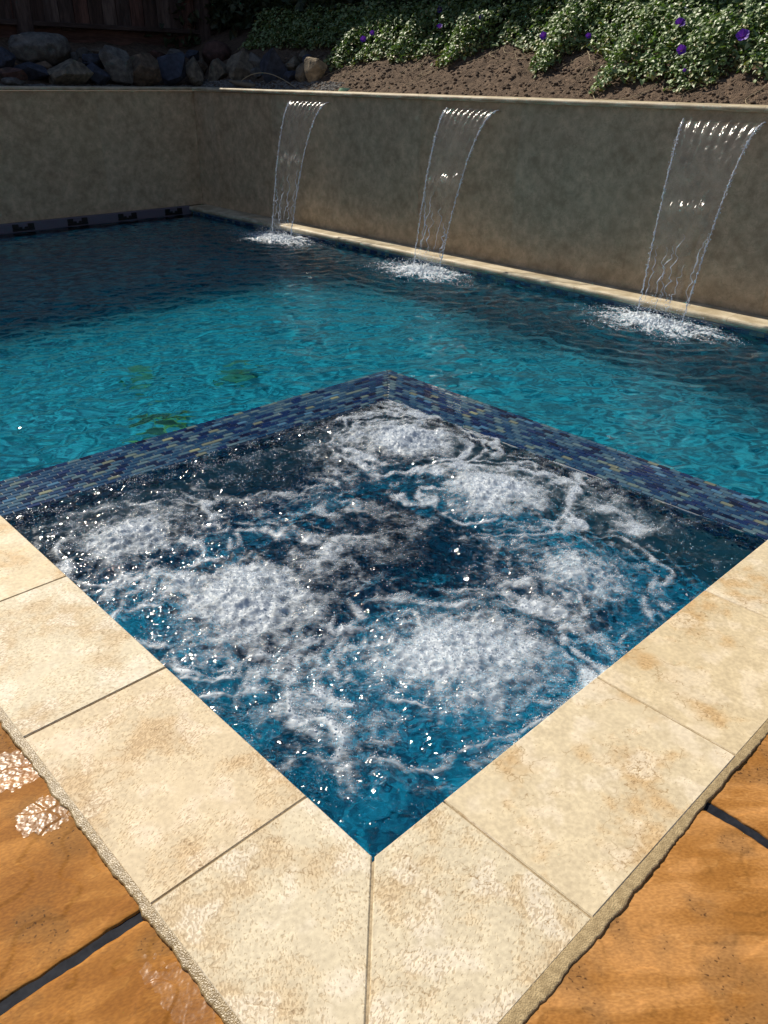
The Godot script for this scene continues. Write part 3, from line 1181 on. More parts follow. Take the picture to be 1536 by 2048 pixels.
func build_falls() -> void:
	var names := ["nearest and widest sheet waterfall, at the right end of the stone wall", "middle sheet waterfall pouring from the stone wall", "farthest and smallest sheet waterfall, beside the shaded wall corner"]
	var ball := ball_mesh(1)
	for w in 3:
		var f: Array = FALLS[w]
		var root := base("waterfall", V(4.36, f[2], YW))
		tag(root, names[w], "waterfall", "waterfalls along the stone wall")
		var off := -root.position
		var T := 0.502
		var brk := 0.80
		var at := func(s: float, t: float) -> Vector3:   # s -1..1 across, t 0..1 down the fall
			var tt := t * T
			var half := lerpf(f[1], f[3], pow(t, 0.85))
			var q := lerpf(f[0], f[2], t) + s * half
			var edge := 1.0 - pow(absf(s), 6.0)
			var ridge := cos(s * PI * 8.0 + 0.6 * n_b.get_noise_2d(s * 3.0, w * 7.0)) * 0.0072 * exp(-t * 3.0)
			var wave := 0.030 * exp(-pow((t - 0.64 - 0.03 * n_b.get_noise_2d(s * 2.0, w * 8.0)) / 0.02, 2.0)) * smoothstep(-0.3, 0.3, n_b.get_noise_2d(s * 7.0, w * 5.0)) + sin(t * 30.0 + n_a.get_noise_2d(s * 2.0, t * 3.0 + w) * 6.0) * 0.006 * smoothstep(0.15, 0.7, t) + n_a.get_noise_2d(s * 6.0 + w * 30.0, t * 16.0) * 0.010 * smoothstep(0.05, 0.6, t)
			var fine := n_b.get_noise_2d(s * 26.0, t * 22.0 + w * 11.0) * 0.0016
			return V(4.708 - 0.74 * tt - (ridge + wave + fine) * edge, q, 1.193 - 4.9 * tt * tt + ridge * edge)
		var nu := 81
		var nv := 130
		var pos := PackedVector3Array()
		var torn := PackedByteArray()
		for j in nv:
			for i in nu:
				var s := -1.0 + 2.0 * i / (nu - 1.0)
				var t := j / (nv - 1.0)
				pos.append(at.call(s, t))
				torn.append(1 if t > 0.70 and n_a.get_noise_2d(s * 2.6 + w * 9.0, t * 9.0) + 0.35 * n_b.get_noise_2d(s * 8.0, t * 20.0) < (t - 0.72) * 2.4 - 0.25 else 0)
		put("water_sheet", grid(pos, nu, nv, 1.0, PackedColorArray(), torn, true), M.sheet, root, off)
		# the two beaded edges
		for s in [-1.0, 1.0]:
			var pts := []
			var rad := []
			var k := 170
			for i in k:
				var t := 0.02 + 0.97 * i / (k - 1.0)
				var j := Vector3(n_a.get_noise_2d(i * 0.31, s * 9.0 + w), 0, n_a.get_noise_2d(i * 0.31, s * 9.0 + w + 40.0)) * 0.010 * smoothstep(0.1, 0.9, t)
				pts.append(at.call(s, t) + j)
				rad.append(0.0017 + 0.0085 * pow(maxf(0.0, n_a.get_noise_2d(i * 2.7, s * 5.0 + w * 3.0) + 0.12), 1.3) + 0.0006 * t)
			var b := MB.new()
			b.tube(pts, rad, 7)
			put("edge_stream", b.done(), M.rope, root, off)
		# where the sheet tears: ropes that loop and fall
		for k in 6:
			var s0 := -0.95 + 1.9 * (k + 0.7 * rnd.randf()) / 5.7
			var pts := []
			var rad := []
			var st_ := rnd.randf_range(0.68, 0.86)
			var drift := rnd.randf_range(-0.3, 0.3)
			for i in 26:
				var t := i / 25.0
				var s := s0 + drift * sin(t * 2.6) + 0.06 * sin(t * 6.0 + k * 1.7) * t
				var pt: Vector3 = at.call(clampf(s, -1.05, 1.05), minf(st_ + (1.0 - st_) * t, 1.0))
				pt += Vector3(n_a.get_noise_2d(t * 7.0, k * 9.0 + w), n_a.get_noise_2d(t * 7.0, k * 5.0 + 77.0) * 0.6, n_a.get_noise_2d(t * 7.0 + 50.0, k * 9.0 + w)) * 0.034
				pts.append(pt)
				rad.append((0.0018 + 0.0065 * maxf(0.0, n_a.get_noise_2d(i * 2.3, k * 3.0 + w * 50.0) + 0.1)) * sin(PI * clampf(t * 1.1 + 0.05, 0.03, 0.97)))
			var b := MB.new()
			b.tube(pts, rad, 6)
			put("water_strand", b.done(), M.rope, root, off)
		# foam where it lands
		var fp := PackedVector3Array()
		var fc := PackedColorArray()
		var na := 240
		var nr := 80
		for j in nr:
			for i in na:
				var a := TAU * i / (na - 1.0)
				var r := 0.60 * j / (nr - 1.0)
				var p := 4.33 + cos(a) * r * 0.62
				var q: float = f[2] + sin(a) * r
				var e := r / 0.60
				var lump := n_a.get_noise_2d(p * 30.0 + w * 20.0, q * 38.0)
				var g := n_b.get_noise_2d(p * 60.0, q * 60.0) * 0.6 + n_c.get_noise_2d(p * 130.0, q * 130.0) * 0.4
				var ray := n_a.get_noise_2d(a * 3.0 + w * 3.0, r * 2.0) + 0.6 * n_b.get_noise_2d(a * 9.0 + w, r * 4.0)
				var d := clampf(1.34 - e * 1.70 + lump * 0.85 + ray * 0.75, 0.0, 1.0)
				p = minf(p, 4.51)
				fp.append(V(p, q, YW + pool_h(p, q) + 0.003 + d * d * (0.018 + lump * 0.008 + g * 0.007) * (1.0 - e)))
				fc.append(Color(0.82, 0.85, 0.88, smoothstep(0.15, 1.0, d + g * 0.5) * 0.95))
		var fm := put("splash_foam", grid(fp, na, nr, 1.0, fc), M.foam, root, off)
		fm.set_meta("kind", "stuff")
		# drops flung about
		var where := []
		for i in 2800:
			var a := rnd.randf() * TAU
			var r := 0.05 + 0.62 * pow(rnd.randf(), 1.5) * (0.55 + 0.45 * sin(a * 3.0 + w) * sin(a * 3.0 + w))
			var p := 4.33 + cos(a) * r * 0.75
			var q: float = f[2] + sin(a) * r * (1.25 if w == 2 else 1.0)
			if p > 4.49: continue
			var y := YW + pool_h(p, q) + 0.002 + 0.24 * pow(rnd.randf(), 3.0) * exp(-r * 4.0)
			var s := 0.0011 + 0.0028 * pow(rnd.randf(), 2.8)
			where.append(Transform3D(Basis.from_scale(Vector3(s, s * rnd.randf_range(0.5, 1.2), s)), V(p, q, y) + off))
		many("splash_drops", ball, M.bubble_white, where, [], root)
		where = []
		for i in 650:
			var t := rnd.randf_range(0.1, 1.0)
			var s := (-1.0 if i % 2 == 0 else 1.0) * rnd.randf_range(0.96, 1.06)
			var r := 0.0010 + 0.0024 * pow(rnd.randf(), 2.0)
			where.append(Transform3D(Basis.from_scale(Vector3(r, r * 1.5, r)), at.call(s, t) + off + Vector3(rnd.randf_range(-1, 1), 0, rnd.randf_range(-1, 1)) * 0.006))
		many("edge_drops", ball, M.bubble_white, where, [], root)


# ---------------------------------------------------------------- the bank behind
func hill_h(p: float, q: float) -> float:
	var x := p - 4.95
	var a := (0.5 * x if x < 1.3 else 0.65 + 0.34 * (x - 1.3)) if x > 0.0 else 0.0
	var z := q - 8.3
	var b := clampf(0.30 * z, 0.0, 0.62) if z > 0.0 else 0.0
	return 1.255 + maxf(a, b) - 0.35 * smoothstep(10.5, 14.0, q) + n_r.get_noise_2d(p * 2.0, q * 2.0) * 0.05 * smoothstep(0.05, 0.5, maxf(x, z))


func soil_grid(p0: float, p1: float, q0: float, q1: float, step_: float, fine: float) -> ArrayMesh:
	var nu := int((p1 - p0) / step_) + 1
	var nv := int((q1 - q0) / step_) + 1
	var pos := PackedVector3Array()
	for j in nv:
		for i in nu:
			var p := lerpf(p0, p1, i / (nu - 1.0))
			var q := lerpf(q0, q1, j / (nv - 1.0))
			pos.append(V(p, q, hill_h(p, q) + fine * (n_a.get_noise_2d(p * 22.0, q * 22.0) * 0.022 + n_b.get_noise_2d(p * 60.0, q * 60.0) * 0.008)))
	return grid(pos, nu, nv)


func build_hill() -> void:
	var root := base("planting_bank")
	tag(root, "sloping bank of brown garden soil above the walls", "", "", "structure")
	put("soil", soil_grid(4.94, 6.4, 0.2, 8.32, 0.022, 1.0), M.soil, root)
	put("soil", soil_grid(6.4, 14.0, -4.0, 16.0, 0.25, 0.0), M.soil, root)
	put("soil", soil_grid(4.94, 6.4, -4.0, 0.2, 0.1, 0.3), M.soil, root)
	put("soil", soil_grid(-4.0, 6.4, 8.29, 16.0, 0.1, 0.4), M.soil, root)
	# crumbs of earth on the bare strip
	var b := ico(1)
	var mb := MB.new()
	for f in b[1]:
		var t := []
		for k in 3:
			var v: Vector3 = b[0][f[k]]
			t.append(v * (1.0 + 0.35 * n_a.get_noise_3dv(v * 1.7)))
		mb.tri(t[0], t[1], t[2], t[0] + t[1] + t[2])
	var clod := mb.done()
	var where := []
	var tint := []
	for i in 5200:
		var p := 4.97 + 0.95 * rnd.randf()
		var q := rnd.randf_range(0.6, 7.4)
		var r := 0.004 + 0.016 * pow(rnd.randf(), 3.5)
		where.append(Transform3D(Basis.from_euler(Vector3(rnd.randf() * 6, rnd.randf() * 6, 0)).scaled(Vector3(r, r * 0.7, r)), V(p, q, hill_h(p, q) + r * 0.2)))
		var g := rnd.randf_range(0.7, 1.15) if rnd.randf() < 0.93 else 1.9
		tint.append(Color(0.115 * g, 0.080 * g, 0.056 * g))
	tag(many("soil_crumbs", clod, M.crumb, where, tint), "loose crumbs of brown earth on the bare slope", "soil")
	# grey gravel along the foot of the boulders
	where = []
	tint = []
	for i in 2600:
		var onl := rnd.randf() < 0.55
		var p := rnd.randf_range(2.2, 5.1) if onl else rnd.randf_range(4.98, 5.14)
		var q := rnd.randf_range(8.30, 8.42) if onl else rnd.randf_range(5.9, 8.4)
		var r := 0.006 + 0.010 * rnd.randf()
		where.append(Transform3D(Basis.from_euler(Vector3(rnd.randf() * 6, rnd.randf() * 6, 0)).scaled(Vector3(r, r * 0.7, r)), V(p, q, hill_h(p, q) + r * 0.3)))
		var g := rnd.randf_range(0.7, 1.5)
		tint.append(Color(0.16 * g, 0.155 * g, 0.15 * g))
	tag(many("gravel", clod, M.crumb, where, tint), "grey gravel strewn along the foot of the boulders", "gravel")


func build_fence() -> void:
	var y0 := 1.87
	var top := 3.78
	var root := base("wooden_fence", V(3.0, 9.9, 1.7))
	tag(root, "weathered dark board fence on posts behind the boulders", "fence")
	var off := -root.position
	var p := -2.0
	var k := 0
	while p < 8.6:
		var w := 0.186
		if k % 2 == 0:
			var bb := MB.new()
			bb.uv_turn = PI / 2
			bb.box(V(p + w, 9.925, (y0 + top) / 2), Vector3(w * 1.99, top - y0 - 0.02, 0.02), 0.002)
			put("backing_board", bb.done(), M.wood[3], root, off)  # unseen back row, added to block sky light between the boards
		var b := MB.new()
		b.uv_scale = 0.8
		b.uv_turn = PI / 2
		b.uv_off = Vector2(k * 0.37, k * 0.73)
		var lean := rnd.randf_range(-0.006, 0.006)
		b.box(V(p + w / 2, 9.9 + rnd.randf_range(-0.004, 0.004), (y0 + top) / 2 + rnd.randf_range(-0.02, 0.02)), Vector3(w - rnd.randf_range(0.004, 0.016), top - y0, 0.02), 0.003, Basis(Vector3.BACK, lean))
		put("fence_board", b.done(), M.wood[k % 4], root, off)
		p += w
		k += 1
	for r in [[1.905, 0.05, 0.09], [3.55, 0.09, 0.04]]:
		var b := MB.new()
		b.uv_scale = 0.8
		b.box(V(3.3, 9.9 - 0.05, r[0]), Vector3(10.6, r[1], r[2]), 0.004)
		put("fence_rail", b.done(), M.wood[1], root, off)
	var kick := MB.new()
	kick.uv_scale = 0.8
	kick.box(V(3.3, 9.93, 1.70), Vector3(10.6, 0.36, 0.03), 0.003)
	put("kick_board", kick.done(), M.wood[2], root, off)
	for x in [-1.1, 1.27, 3.67, 6.07]:
		var b := MB.new()
		b.uv_turn = PI / 2
		b.box(V(x, 9.82, 2.65), Vector3(0.17, 2.3, 0.10), 0.006)
		put("fence_post", b.done(), M.wood[1], root, off)


const ROCKS := [[3.39, 8.85, 1.62, .60, .29, 0], [2.90, 8.60, 1.51, .25, .21, 1], [3.16, 8.60, 1.40, .42, .18, 1], [2.88, 8.40, 1.38, .22, .12, 2], [2.86, 8.40, 1.32, .23, .09, 0], [3.30, 8.60, 1.45, .16, .11, 3],
	[3.47, 8.40, 1.40, .42, .24, 4], [3.75, 8.85, 1.54, .12, .12, 0], [3.88, 8.85, 1.60, .16, .10, 0], [3.85, 8.60, 1.51, .33, .15, 1], [3.78, 8.40, 1.39, .23, .20, 1], [4.01, 8.40, 1.49, .32, .33, 0],
	[4.02, 8.85, 1.61, .18, .09, 3], [4.23, 8.85, 1.62, .16, .08, 1], [4.31, 8.40, 1.44, .37, .31, 3], [4.75, 8.85, 1.59, .25, .11, 2], [4.70, 8.40, 1.45, .32, .32, 1], [4.90, 8.60, 1.58, .19, .16, 0],
	[4.97, 8.40, 1.44, .20, .28, 4], [5.26, 8.85, 1.61, .19, .11, 1], [5.55, 8.76, 1.63, .39, .27, 2], [5.20, 8.21, 1.43, .29, .26, 4], [5.22, 8.60, 1.49, .12, .16, 3], [5.20, 7.78, 1.47, .23, .32, 4],
	[5.55, 8.20, 1.63, .19, .13, 3], [5.35, 7.68, 1.53, .12, .19, 0], [5.20, 7.48, 1.41, .13, .14, 0], [5.20, 7.14, 1.49, .29, .31, 1], [5.35, 6.99, 1.50, .20, .17, 4], [5.20, 6.86, 1.38, .21, .14, 1],
	[5.20, 6.63, 1.42, .13, .20, 4], [5.20, 6.44, 1.44, .17, .25, 5], [5.55, 7.07, 1.59, .13, .12, 4], [5.55, 7.26, 1.59, .11, .09, 3], [5.35, 6.74, 1.55, .14, .11, 1]]
const ROCK_LABELS := ["large rounded grey boulder, highest of the pile at the left", "blue grey boulder at the left edge of the rock pile", "long low blue grey rock below the big round boulder", "small reddish grey rock by the left edge, above a flatter one",
	"flat grey rock at the far left, resting on the cap", "small brown rock wedged beneath the big round boulder", "tan grey boulder with a bright chipped corner, standing on the cap", "small grey stone just right of the big round boulder",
	"small flat grey stone at the back, left of the veined boulder", "dark slab-like rock leaning left of the pale-veined boulder", "dark blue rock at the foot of the pale-veined boulder", "tall jagged grey boulder with a pale vein",
	"thin brownish stone lying on the jagged veined boulder", "flat dark stone at the back, right of the jagged boulder", "squat tan brown boulder right of the jagged veined one", "flat reddish stone lying behind the tan brown boulder",
	"dark blue boulder beside the squat tan brown one", "long grey stone leaning on top of the dark blue boulder", "upright tan rock right of the dark blue boulder", "flat dark stone at the back, left of the red brown boulder",
	"round red brown boulder at the back near the wall corner", "pale tan boulder in front of the red brown one", "narrow brown stone between two tan rocks", "tall pointed tan boulder behind the dry twig",
	"small brown stone behind the pointed tan boulder", "small upright grey stone right of the pointed boulder", "low grey stone under the small upright grey one", "large dark slate-coloured boulder near the right end of the pile",
	"pale tan boulder right of the dark slate one", "low dark rock in front of the pale tan boulder", "rough tan rock left of the sunlit end boulder", "sunlit cream boulder at the right end of the pile, by the vines",
	"small pale stone on top near the right end of the pile", "smallest brown stone on top, above the slate boulder", "small dark stone tucked behind the sunlit end boulder"]


func build_rocks() -> void:
	var shape := ico(3)
	for k in ROCKS.size():
		var r: Array = ROCKS[k]
		var pts := PackedVector3Array()
		var cuts := []
		var jag := 0.0 if k == 0 or k == 20 else 1.0
		for c in 14:
			cuts.append([Vector3(rnd.randf_range(-1, 1), rnd.randf_range(-0.8, 1), rnd.randf_range(-1, 1)).normalized(), rnd.randf_range(0.46, 0.76) if jag > 0 else rnd.randf_range(0.86, 0.97)])
		var turn := Basis.from_euler(Vector3(0, rnd.randf() * TAU, 0))
		for v in shape[0]:
			var t: Vector3 = v
			t = t * (1.0 + 0.20 * n_a.get_noise_3d(v.x * 1.3 + k * 9.0, v.y * 1.3, v.z * 1.3) + 0.06 * jag * n_b.get_noise_3d(v.x * 4.0 + k, v.y * 4.0, v.z * 4.0))
			for c in cuts:
				var over: float = t.dot(c[0]) - c[1]
				if over > 0: t -= c[0] * over
			t *= 1.0 + 0.03 * n_r.get_noise_3d(v.x * 7.0 + k, v.y * 7.0, v.z * 7.0)
			pts.append(turn * t)
		# fitted to the width and height that the boulder has
		var lo := pts[0]
		var hi := pts[0]
		for t in pts:
			lo = lo.min(t)
			hi = hi.max(t)
		var size := Vector3(r[3] * 1.12, r[4] * 1.14, maxf(r[3], r[4]) * 0.95)
		var b := MB.new()
		b.uv_off = Vector2(k * 0.3, 0)
		for i in pts.size():
			pts[i] = ((pts[i] - lo) / (hi - lo) - Vector3(0.5, 0.5, 0.5)) * size
		if k >= 20:
			var tw := Basis(Vector3.UP, PI / 3)
			for i in pts.size(): pts[i] = tw * pts[i]
		for f in shape[1]:
			b.tri(pts[f[0]], pts[f[1]], pts[f[2]], pts[f[0]] + pts[f[1]] + pts[f[2]])
		var m := b.done()
		if jag == 0.0: m = smooth(pts, shape[1])
		var o := put("boulder", m, M.rock[r[5]], null, V(r[0], r[1], r[2]))
		tag(o, ROCK_LABELS[k], "boulder", "boulders piled along the walls")


func smooth(pts: PackedVector3Array, faces: Array) -> ArrayMesh:
	var nn := PackedVector3Array()
	nn.resize(pts.size())
	var idx := PackedInt32Array()
	for f in faces:
		var c := (pts[f[2]] - pts[f[0]]).cross(pts[f[1]] - pts[f[0]])
		for k in 3: nn[f[k]] += c
		idx.append_array(f)
	for i in nn.size(): nn[i] = nn[i].normalized()
	var a := []
	a.resize(Mesh.ARRAY_MAX)
	a[Mesh.ARRAY_VERTEX] = pts
	a[Mesh.ARRAY_NORMAL] = nn
	a[Mesh.ARRAY_INDEX] = idx
	var m := ArrayMesh.new()
	m.add_surface_from_arrays(Mesh.PRIMITIVE_TRIANGLES, a)
	return m


# ---------------------------------------------------------------- plants
func heart_leaf() -> ArrayMesh:
	var b := MB.new()
	var o := [Vector2(0, 0), Vector2(0.32, -0.14), Vector2(0.46, 0.18), Vector2(0.30, 0.62), Vector2(0.0, 1.0)]
	var at := func(t: Vector2) -> Vector3:
		return Vector3(t.x, absf(t.x) * 0.28 - 0.35 * t.y * t.y, t.y)
	for s in [-1.0, 1.0]:
		var c := Vector2(0, 0.30)
		for k in 4:
			var t0: Vector2 = o[k] * Vector2(s, 1)
			var t1: Vector2 = o[k + 1] * Vector2(s, 1)
			b.tri(at.call(c), at.call(t0), at.call(t1), Vector3.UP)
	return b.done()


func leaf_colour(dry := 0.0) -> Color:
	var t := rnd.randf()
	var c := Color(0.10, 0.175, 0.055).lerp(Color(0.32, 0.42, 0.20), t)
	if rnd.randf() < 0.05 + dry: c = Color(0.28, 0.26, 0.10)
	return c * rnd.randf_range(0.75, 1.2)


# lower edge of the vines along the bank: p where they begin, for a q
const VINE_EDGE := [[0.0, 5.15], [1.6, 5.13], [1.95, 5.33], [2.1, 5.30], [2.25, 5.08], [2.55, 5.20], [2.85, 5.15], [3.02, 5.02], [3.12, 5.45], [3.4, 5.64], [3.62, 5.55], [3.70, 5.22], [3.82, 5.28], [3.95, 5.62], [4.35, 5.74], [4.6, 5.74],
	[4.76, 5.40], [4.92, 5.35], [5.05, 5.60], [5.4, 5.50], [5.8, 5.46], [6.15, 5.48], [6.35, 5.30], [6.6, 5.45], [7.0, 5.65], [9.0, 5.8]]


func vine_edge(q: float) -> float:
	for k in VINE_EDGE.size() - 1:
		if q < VINE_EDGE[k + 1][0]:
			return lerpf(VINE_EDGE[k][1], VINE_EDGE[k + 1][1], clampf((q - VINE_EDGE[k][0]) / (VINE_EDGE[k + 1][0] - VINE_EDGE[k][0]), 0.0, 1.0))
	return 5.8


func crown(called: String, parent: Node3D, mesh: Mesh, m: Material, at: Vector3, size: Vector3, n: int, leaf: float) -> void:
	var where := []
	var tint := []
	for i in n:
		var d := Vector3(rnd.randf_range(-1, 1), rnd.randf_range(-1, 1), rnd.randf_range(-1, 1))
		if d.length() < 0.1: continue
		# a boxy, lumpy crown, fuller near its surface
		var k := maxf(absf(d.x), maxf(absf(d.y), absf(d.z)))
		d = d.lerp(d.normalized() * k, 0.55) * lerpf(1.0, 1.0 / k, 0.35)
		var lump := 1.0 + 0.22 * n_a.get_noise_3dv(d * 2.2 + at)
		var s := leaf * rnd.randf_range(0.6, 1.3)
		var pt := at + d * size * lump
		var w: Vector3 = pt + parent.position
		# crown shaped by its shadow
		var falls_q := -w.z - (w.y - 1.7) * 0.97
		var keep := 5.02 if falls_q > 6.6 else 5.95 + 0.22 * n_a.get_noise_2d(falls_q * 2.0, 60.0)
		if w.x < keep: continue
		where.append(Transform3D(Basis.from_euler(Vector3(rnd.randf_range(-1.2, 1.2), rnd.randf() * TAU, rnd.randf_range(-1.2, 1.2))).scaled(Vector3(s, s, s)), pt))
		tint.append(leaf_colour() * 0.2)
	many(called, mesh, m, where, tint, parent)


func build_plants() -> void:
	var leaf := heart_leaf()
	var where := []
	var tint := []
	var sun_side := Vector3(0, 1, -0.6).normalized()
	var tries := 0
	while where.size() < 42000 and tries < 420000:
		tries += 1
		var q := rnd.randf_range(-0.6, 8.6)
		var p := 4.98 + 1.3 * rnd.randf()
		var e := vine_edge(q) + 0.10 * n_a.get_noise_2d(q * 6.0, 3.0)
		var in_ := p - e
		if in_ < -0.12: continue
		if in_ < 0.0 and rnd.randf() > 0.10: continue
		if in_ < 0.12 and rnd.randf() > 0.25 + in_ * 6.0: continue
		if q > 6.6 and p < 5.75 and in_ < 0.3: continue
		var thick := 0.05 + 0.20 * smoothstep(0.0, 0.4, in_) + 0.07 * n_a.get_noise_2d(p * 3.0, q * 3.0)
		var y := hill_h(p, q) + 0.012 + thick * pow(rnd.randf(), 0.6)
		var s := rnd.randf_range(0.018, 0.044)
		var up := (Vector3(-0.38, 0.72, -0.14) + Vector3(rnd.randf_range(-1, 1), rnd.randf_range(-0.5, 0.6), rnd.randf_range(-1, 1)) * 0.62).normalized()
		var fwd := up.cross(Vector3(rnd.randf_range(-1, 1), 0.1, rnd.randf_range(-1, 1))).normalized()
		where.append(Transform3D(Basis(up.cross(fwd), up, fwd).scaled(Vector3(s, s, s)), V(p, q, y)))
		tint.append(leaf_colour(0.25 if in_ < 0.08 else 0.02))
	tag(many("morning_glory_vines", leaf, M.leaf, where, tint), "green heart-leaved morning glory vines covering the bank", "vines")
	# dead runners on the bare soil
	var st := MB.new()
	for k in 26:
		var q := rnd.randf_range(1.2, 6.4)
		var p := vine_edge(q) + rnd.randf_range(-0.05, 0.05)
		var dir := rnd.randf_range(0.7, 2.4) + PI / 2
		var pts := []
		var rad := []
		for i in 12:
			pts.append(V(p, q, hill_h(p, q) + 0.010 + 0.02 * maxf(0.0, n_a.get_noise_2d(i * 0.5, k * 7.0))))
			rad.append(0.0028 - 0.00015 * i)
			dir += rnd.randf_range(-0.5, 0.5)
			p += cos(dir) * 0.03
			q += sin(dir) * 0.03
			p = maxf(p, 4.98)
		st.tube(pts, rad, 5)
	tag(put("dry_vine_runners", st.done(), M.dry), "pale dry vine runners trailing over the bare soil", "stems", "", "stuff")
	# the growth behind, its leaf colour darkened to deepen the shade there
	var back := []
	var btint := []
	for i in 34000:
		var q := rnd.randf_range(-1.5, 10.2)
		var p := lerpf(6.12, 8.0, pow(rnd.randf(), 0.8))
		var y := hill_h(p, q) + 0.05 + 2.6 * rnd.randf() * smoothstep(6.0, 7.4, p) + 0.25 * rnd.randf()
		var s := rnd.randf_range(0.06, 0.13)
		back.append(Transform3D(Basis.from_euler(Vector3(rnd.randf_range(-1.2, 1.2), rnd.randf() * TAU, rnd.randf_range(-1.2, 1.2))).scaled(Vector3(s, s, s)), V(p, q, y)))
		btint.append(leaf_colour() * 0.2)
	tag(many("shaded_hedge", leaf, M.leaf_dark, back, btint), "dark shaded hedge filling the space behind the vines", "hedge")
	back = []
	btint = []
	for i in 7000:
		var p := rnd.randf_range(5.2, 8.4)
		var q := 9.75 + 0.35 * rnd.randf()
		var y := 1.7 + 2.9 * rnd.randf()
		if rnd.randf() > smoothstep(5.2, 6.4, p + 0.3 * n_a.get_noise_2d(p * 3.0, y * 3.0)): continue
		var s := rnd.randf_range(0.06, 0.12)
		back.append(Transform3D(Basis.from_euler(Vector3(rnd.randf_range(-1.2, 1.2), rnd.randf() * TAU, rnd.randf_range(-1.2, 1.2))).scaled(Vector3(s, s, s)), V(p, q, y)))
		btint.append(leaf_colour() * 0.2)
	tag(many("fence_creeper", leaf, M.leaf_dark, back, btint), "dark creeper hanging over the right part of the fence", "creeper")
	# trees behind and above: what shades the bank
	var k := 0
	for t in [[7.95, 4.2, 5.0, 1.95, 1.2, 3.2, 12000], [7.9, 9.2, 5.0, 1.95, 1.2, 2.6, 11000], [6.9, 11.6, 4.7, 1.95, 0.95, 1.5, 8000], [8.2, 13.0, 6.0, 3.4, 1.8, 2.2, 8000]]:
		var root := base("shade_tree", V(t[0] + 0.4, t[1], hill_h(t[0], t[1]) - 0.1))
		tag(root, ["broad dark tree over the middle of the vine bank", "broad dark tree behind the boulders' right end", "bushy tree leaning over the fence above the boulders", "tall tree beyond the fence at the back corner"][k], "tree", "trees shading the bank")
		var tr := MB.new()
		var pts := []
		var rad := []
		for i in 8:
			pts.append(Vector3(0.12 * sin(i * 0.9), (t[2] - 1.0) * i / 7.0 * 0.9, 0.1 * cos(i * 1.3)))
			rad.append(0.16 - 0.012 * i)
		tr.tube(pts, rad, 9)
		for l in 5:
			var a := l * 1.3
			tr.tube([pts[4], pts[5] + Vector3(cos(a), 0.5, sin(a)) * 0.6, pts[6] + Vector3(cos(a) * 1.3, 0.7, sin(a) * 1.3)], [0.08, 0.055, 0.025], 6)
		put("trunk", tr.done(), M.bark, root)
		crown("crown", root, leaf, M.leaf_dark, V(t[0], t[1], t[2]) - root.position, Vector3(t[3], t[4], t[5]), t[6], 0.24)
		k += 1


func flower_mesh(r: float, bud := false) -> Array:
	var b := MB.new()
	var c := MB.new()
	var n := 20
	for i in n:
		for j in 5:
			var q := []
			for g in [[i, j], [i + 1, j], [i + 1, j + 1], [i, j + 1]]:
				var a: float = TAU * g[0] / n
				var t: float = g[1] / 5.0
				var rr := r * (0.10 + 0.90 * pow(t, 1.4)) * (1.0 + 0.07 * t * cos(a * 5.0))
				q.append(Vector3(cos(a) * rr, r * 1.15 * pow(t, 0.55) + 0.05 * r * t * cos(a * 10.0), sin(a) * rr))
			if j == 0: c.quad(q[0], q[1], q[2], q[3], Vector3.UP)
			else: b.quad(q[0], q[1], q[2], q[3], Vector3.UP)
	for i in 5:
		var a := TAU * i / 5
		var p0 := Vector3(cos(a) * r * 0.16, r * 0.60, sin(a) * r * 0.16)
		var p1 := Vector3(cos(a) * r * 0.62, r * 0.93, sin(a) * r * 0.62)
		c.tri(p0 + Vector3(-sin(a), 0, cos(a)) * r * 0.05, p0 - Vector3(-sin(a), 0, cos(a)) * r * 0.05, p1 + Vector3.UP * r * 0.03, Vector3.UP)
	return [b.done(), c.done()]


